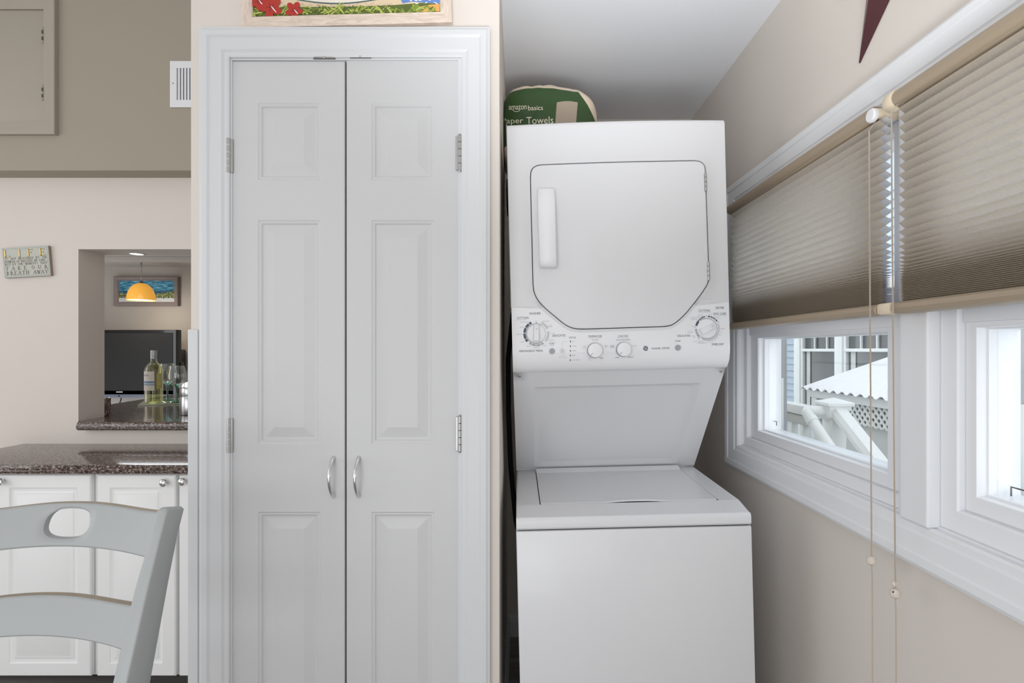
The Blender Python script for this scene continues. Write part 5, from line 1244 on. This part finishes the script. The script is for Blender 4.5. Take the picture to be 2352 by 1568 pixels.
# ------------------------------------------------------------------ chair in the foreground
CHX, CHY = -.791, 0.0
chw = .182
cyaw = 0
ch = thing('dining_chair', 'grey-green painted wooden chair with curved slats and an oval hand hole', 'chair', (CHX, .8, 0))
prof_y = [(1.007, .930), (.960, .909), (.890, .880), (.830, .857), (.767, .833), (.68, .805), (.60, .79), (.45, .78), (.30, .79), (.15, .83), (0, .875)]
dep = lambda z: .050+(.066-.050)*min(1, max(0, (1.007-z)/.24)) if z > .45 else .066-.030*(.45-z)/.45
def fy(z):
    for (za, ya), (zb_, yb_) in zip(prof_y, prof_y[1:]):
        if zb_ <= z <= za: return yb_+(ya-yb_)*(z-zb_)/(za-zb_)
    return prof_y[0][1]+(z-1.007)*.42 if z > 1 else prof_y[-1][1]
for sx in (-1, 1):
    mb = MB(); rings = []
    zz2 = [1.0095, 1.0085, 1.004, .96, .89, .83, .767, .68, .60, .52, .45, .30, .15, 0]
    for i, z in enumerate(zz2):
        y0 = fy(min(z, 1.007)); d = dep(z); wd_ = (.019 if z > .9 else .0225); ins = (.006, .003, 0)[i] if i < 3 else 0
        xo = CHX+sx*(chw+(.0 if z > .6 else 0)); xi = xo-sx*wd_
        b_ = .004
        x0_, x1_ = sorted((xo, xi)); x0_ += ins; x1_ -= ins; ya_ = y0+ins; yb_ = y0+d-ins
        k_ = .009 if z > 1.0 else 0; b_ = .003; rings.append([V(x0_+b_, ya_, z), V(x1_-b_, ya_, z), V(x1_-.001, ya_+.001, z), V(x1_, ya_+b_, z), V(x1_, yb_-b_, z-k_), V(x1_-b_, yb_, z-k_), V(x0_+b_, yb_, z-k_), V(x0_, yb_-b_, z-k_), V(x0_, ya_+b_, z), V(x0_+.001, ya_+.001, z)])
    mb.loft(rings, M_CHAIR, True, True, True); mb.build('back_post', ch, ang=50)
def slat(zt_f, zb_f, hole=None, name='slat', th_=.019):
    mb = MB(); hw = chw-.018; depth_c = .018
    def pos(u, z, back): 
        k = depth_c*(1-(u/hw)**2); return V(CHX+u, fy(z)+.001+k+(th_ if back else 0), z)
    nu = 36; nzz = 8
    rb = .004
    if hole is None:
        for back in (0, 1):
            mb.loft([[pos(-hw+2*hw*i/nu, zb_f(-hw+2*hw*i/nu)+rb+(zt_f(-hw+2*hw*i/nu)-zb_f(-hw+2*hw*i/nu)-2*rb)*j/nzz, back) for i in range(nu+1)] for j in range(nzz+1)], M_CHAIR, False)
    else:
        hu, hz_, hc = hole; n = 40
        for back in (0, 1):
            for (ua, ub) in ((-hw, -.06), (.06, hw)):
                mb.loft([[pos(ua+(ub-ua)*i/12, zb_f(ua+(ub-ua)*i/12)+rb+(zt_f(ua+(ub-ua)*i/12)-zb_f(ua+(ub-ua)*i/12)-2*rb)*j/nzz, back) for i in range(13)] for j in range(nzz+1)], M_CHAIR, False)
            hl = []; ol = []
            # outer boundary points: 10 per side
            for k in range(10): u = .06-.12*k/10; hl.append(None); ol.append((u, zt_f(u)-rb))
            for k in range(10): z0 = zb_f(-.06)+rb; z1 = zt_f(-.06)-rb; ol.append((-.06, z1+(z0-z1)*k/10))
            for k in range(10): u = -.06+.12*k/10; ol.append((u, zb_f(u)+rb))
            for k in range(10): z0 = zb_f(.06)+rb; z1 = zt_f(.06)-rb; ol.append((.06, z0+(z1-z0)*k/10))
            def hp(u, z, ex=0):
                a = math.atan2((z-hc)/hz_, u/hu); c, s = math.cos(a), math.sin(a)
                e = 2.6; r = 1/((abs(c)**e+abs(s)**e)**(1/e)); return ((hu+ex)*r*c, hc+(hz_+ex)*r*s)
            O = ol; I1 = [hp(*p, .004) for p in ol]; I0 = [hp(*p) for p in ol]
            MIDS = [((a[0]+b[0])/2, (a[1]+b[1])/2) for a, b in zip(O, I1)]
            mb.loft([[pos(*p, back) for p in O], [pos(*p, back) for p in MIDS], [pos(*p, back) for p in I1], [pos(*p, back)+V(0, -.004 if back else .004, 0) for p in I0]], M_CHAIR, True)
            if back == 0: fr0 = [pos(*p, 0)+V(0, .004, 0) for p in I0]
            else: mb.loft([fr0, [pos(*p, 1)-V(0, .004, 0) for p in I0]], M_CHAIR, True)
    for fz_, sg_ in ((zt_f, 1), (zb_f, -1)):
        rows = []
        for (dy, dz) in ((0, -rb), (.0012, -.0012), (rb, 0), (th_-rb, 0), (th_-.0012, -.0012), (th_, -rb)):
            row = []
            for i in range(nu+1):
                u = -hw+2*hw*i/nu; z = fz_(u); p = pos(u, z-sg_*rb, 0); row.append(V(p.x, p.y+dy, z+sg_*dz))
            rows.append(row)
        mb.loft(rows[:3], M_CHAIR, False); mb.loft(rows[2:4], M_BRNEDGE if sg_ > 0 else M_CHAIR, False); mb.loft(rows[3:], M_CHAIR, False)
    mb.build(name, ch, ang=50)
hw_ = chw-.018
def arch(zc, ze, pw=2.0): return lambda u: ze+(zc-ze)*(math.cos(min(1, abs(u)/hw_)*pi)*.5+.5)**.8 if pw == 0 else ze+(zc-ze)*(1-(abs(u)/hw_)**pw)
def archtop(zc, ze): return lambda u: ze+(zc-ze)*(.5+.5*math.cos(pi*min(1, (abs(u)/hw_)**1.15)))
slat(archtop(1.0125, 1.003), arch(.9445, .934), hole=(.040, .0235, .980), name='top_slat')
slat(archtop(.875, .867), arch(.817, .806), name='slat')
slat(archtop(.72, .69), arch(.65, .635), name='slat')
mb = MB(); mb.box((CHX-.19, .40, .435), (CHX+.19, .84, .468), M_CHAIR, .012); mb.build('seat', ch)
for sx in (-1, 1):
    mb = MB(); mb.loft([[V(CHX+sx*.165+a*r, .44+b_*r, z) for a, b_ in ((-1, -1), (1, -1), (1, 1), (-1, 1))] for z, r in ((0, .014), (.20, .017), (.436, .021))], M_CHAIR, True, True, True); mb.build('leg', ch)
    mb = MB(); mb.tube([V(CHX+sx*.168, .44, .20), V(CHX+sx*.170, .845, .22)], .010, M_CHAIR, 12); mb.build('stretcher', ch)
mb = MB(); mb.tube([V(CHX-.165, .44, .25), V(CHX+.165, .44, .25)], .010, M_CHAIR, 12); mb.build('stretcher', ch)
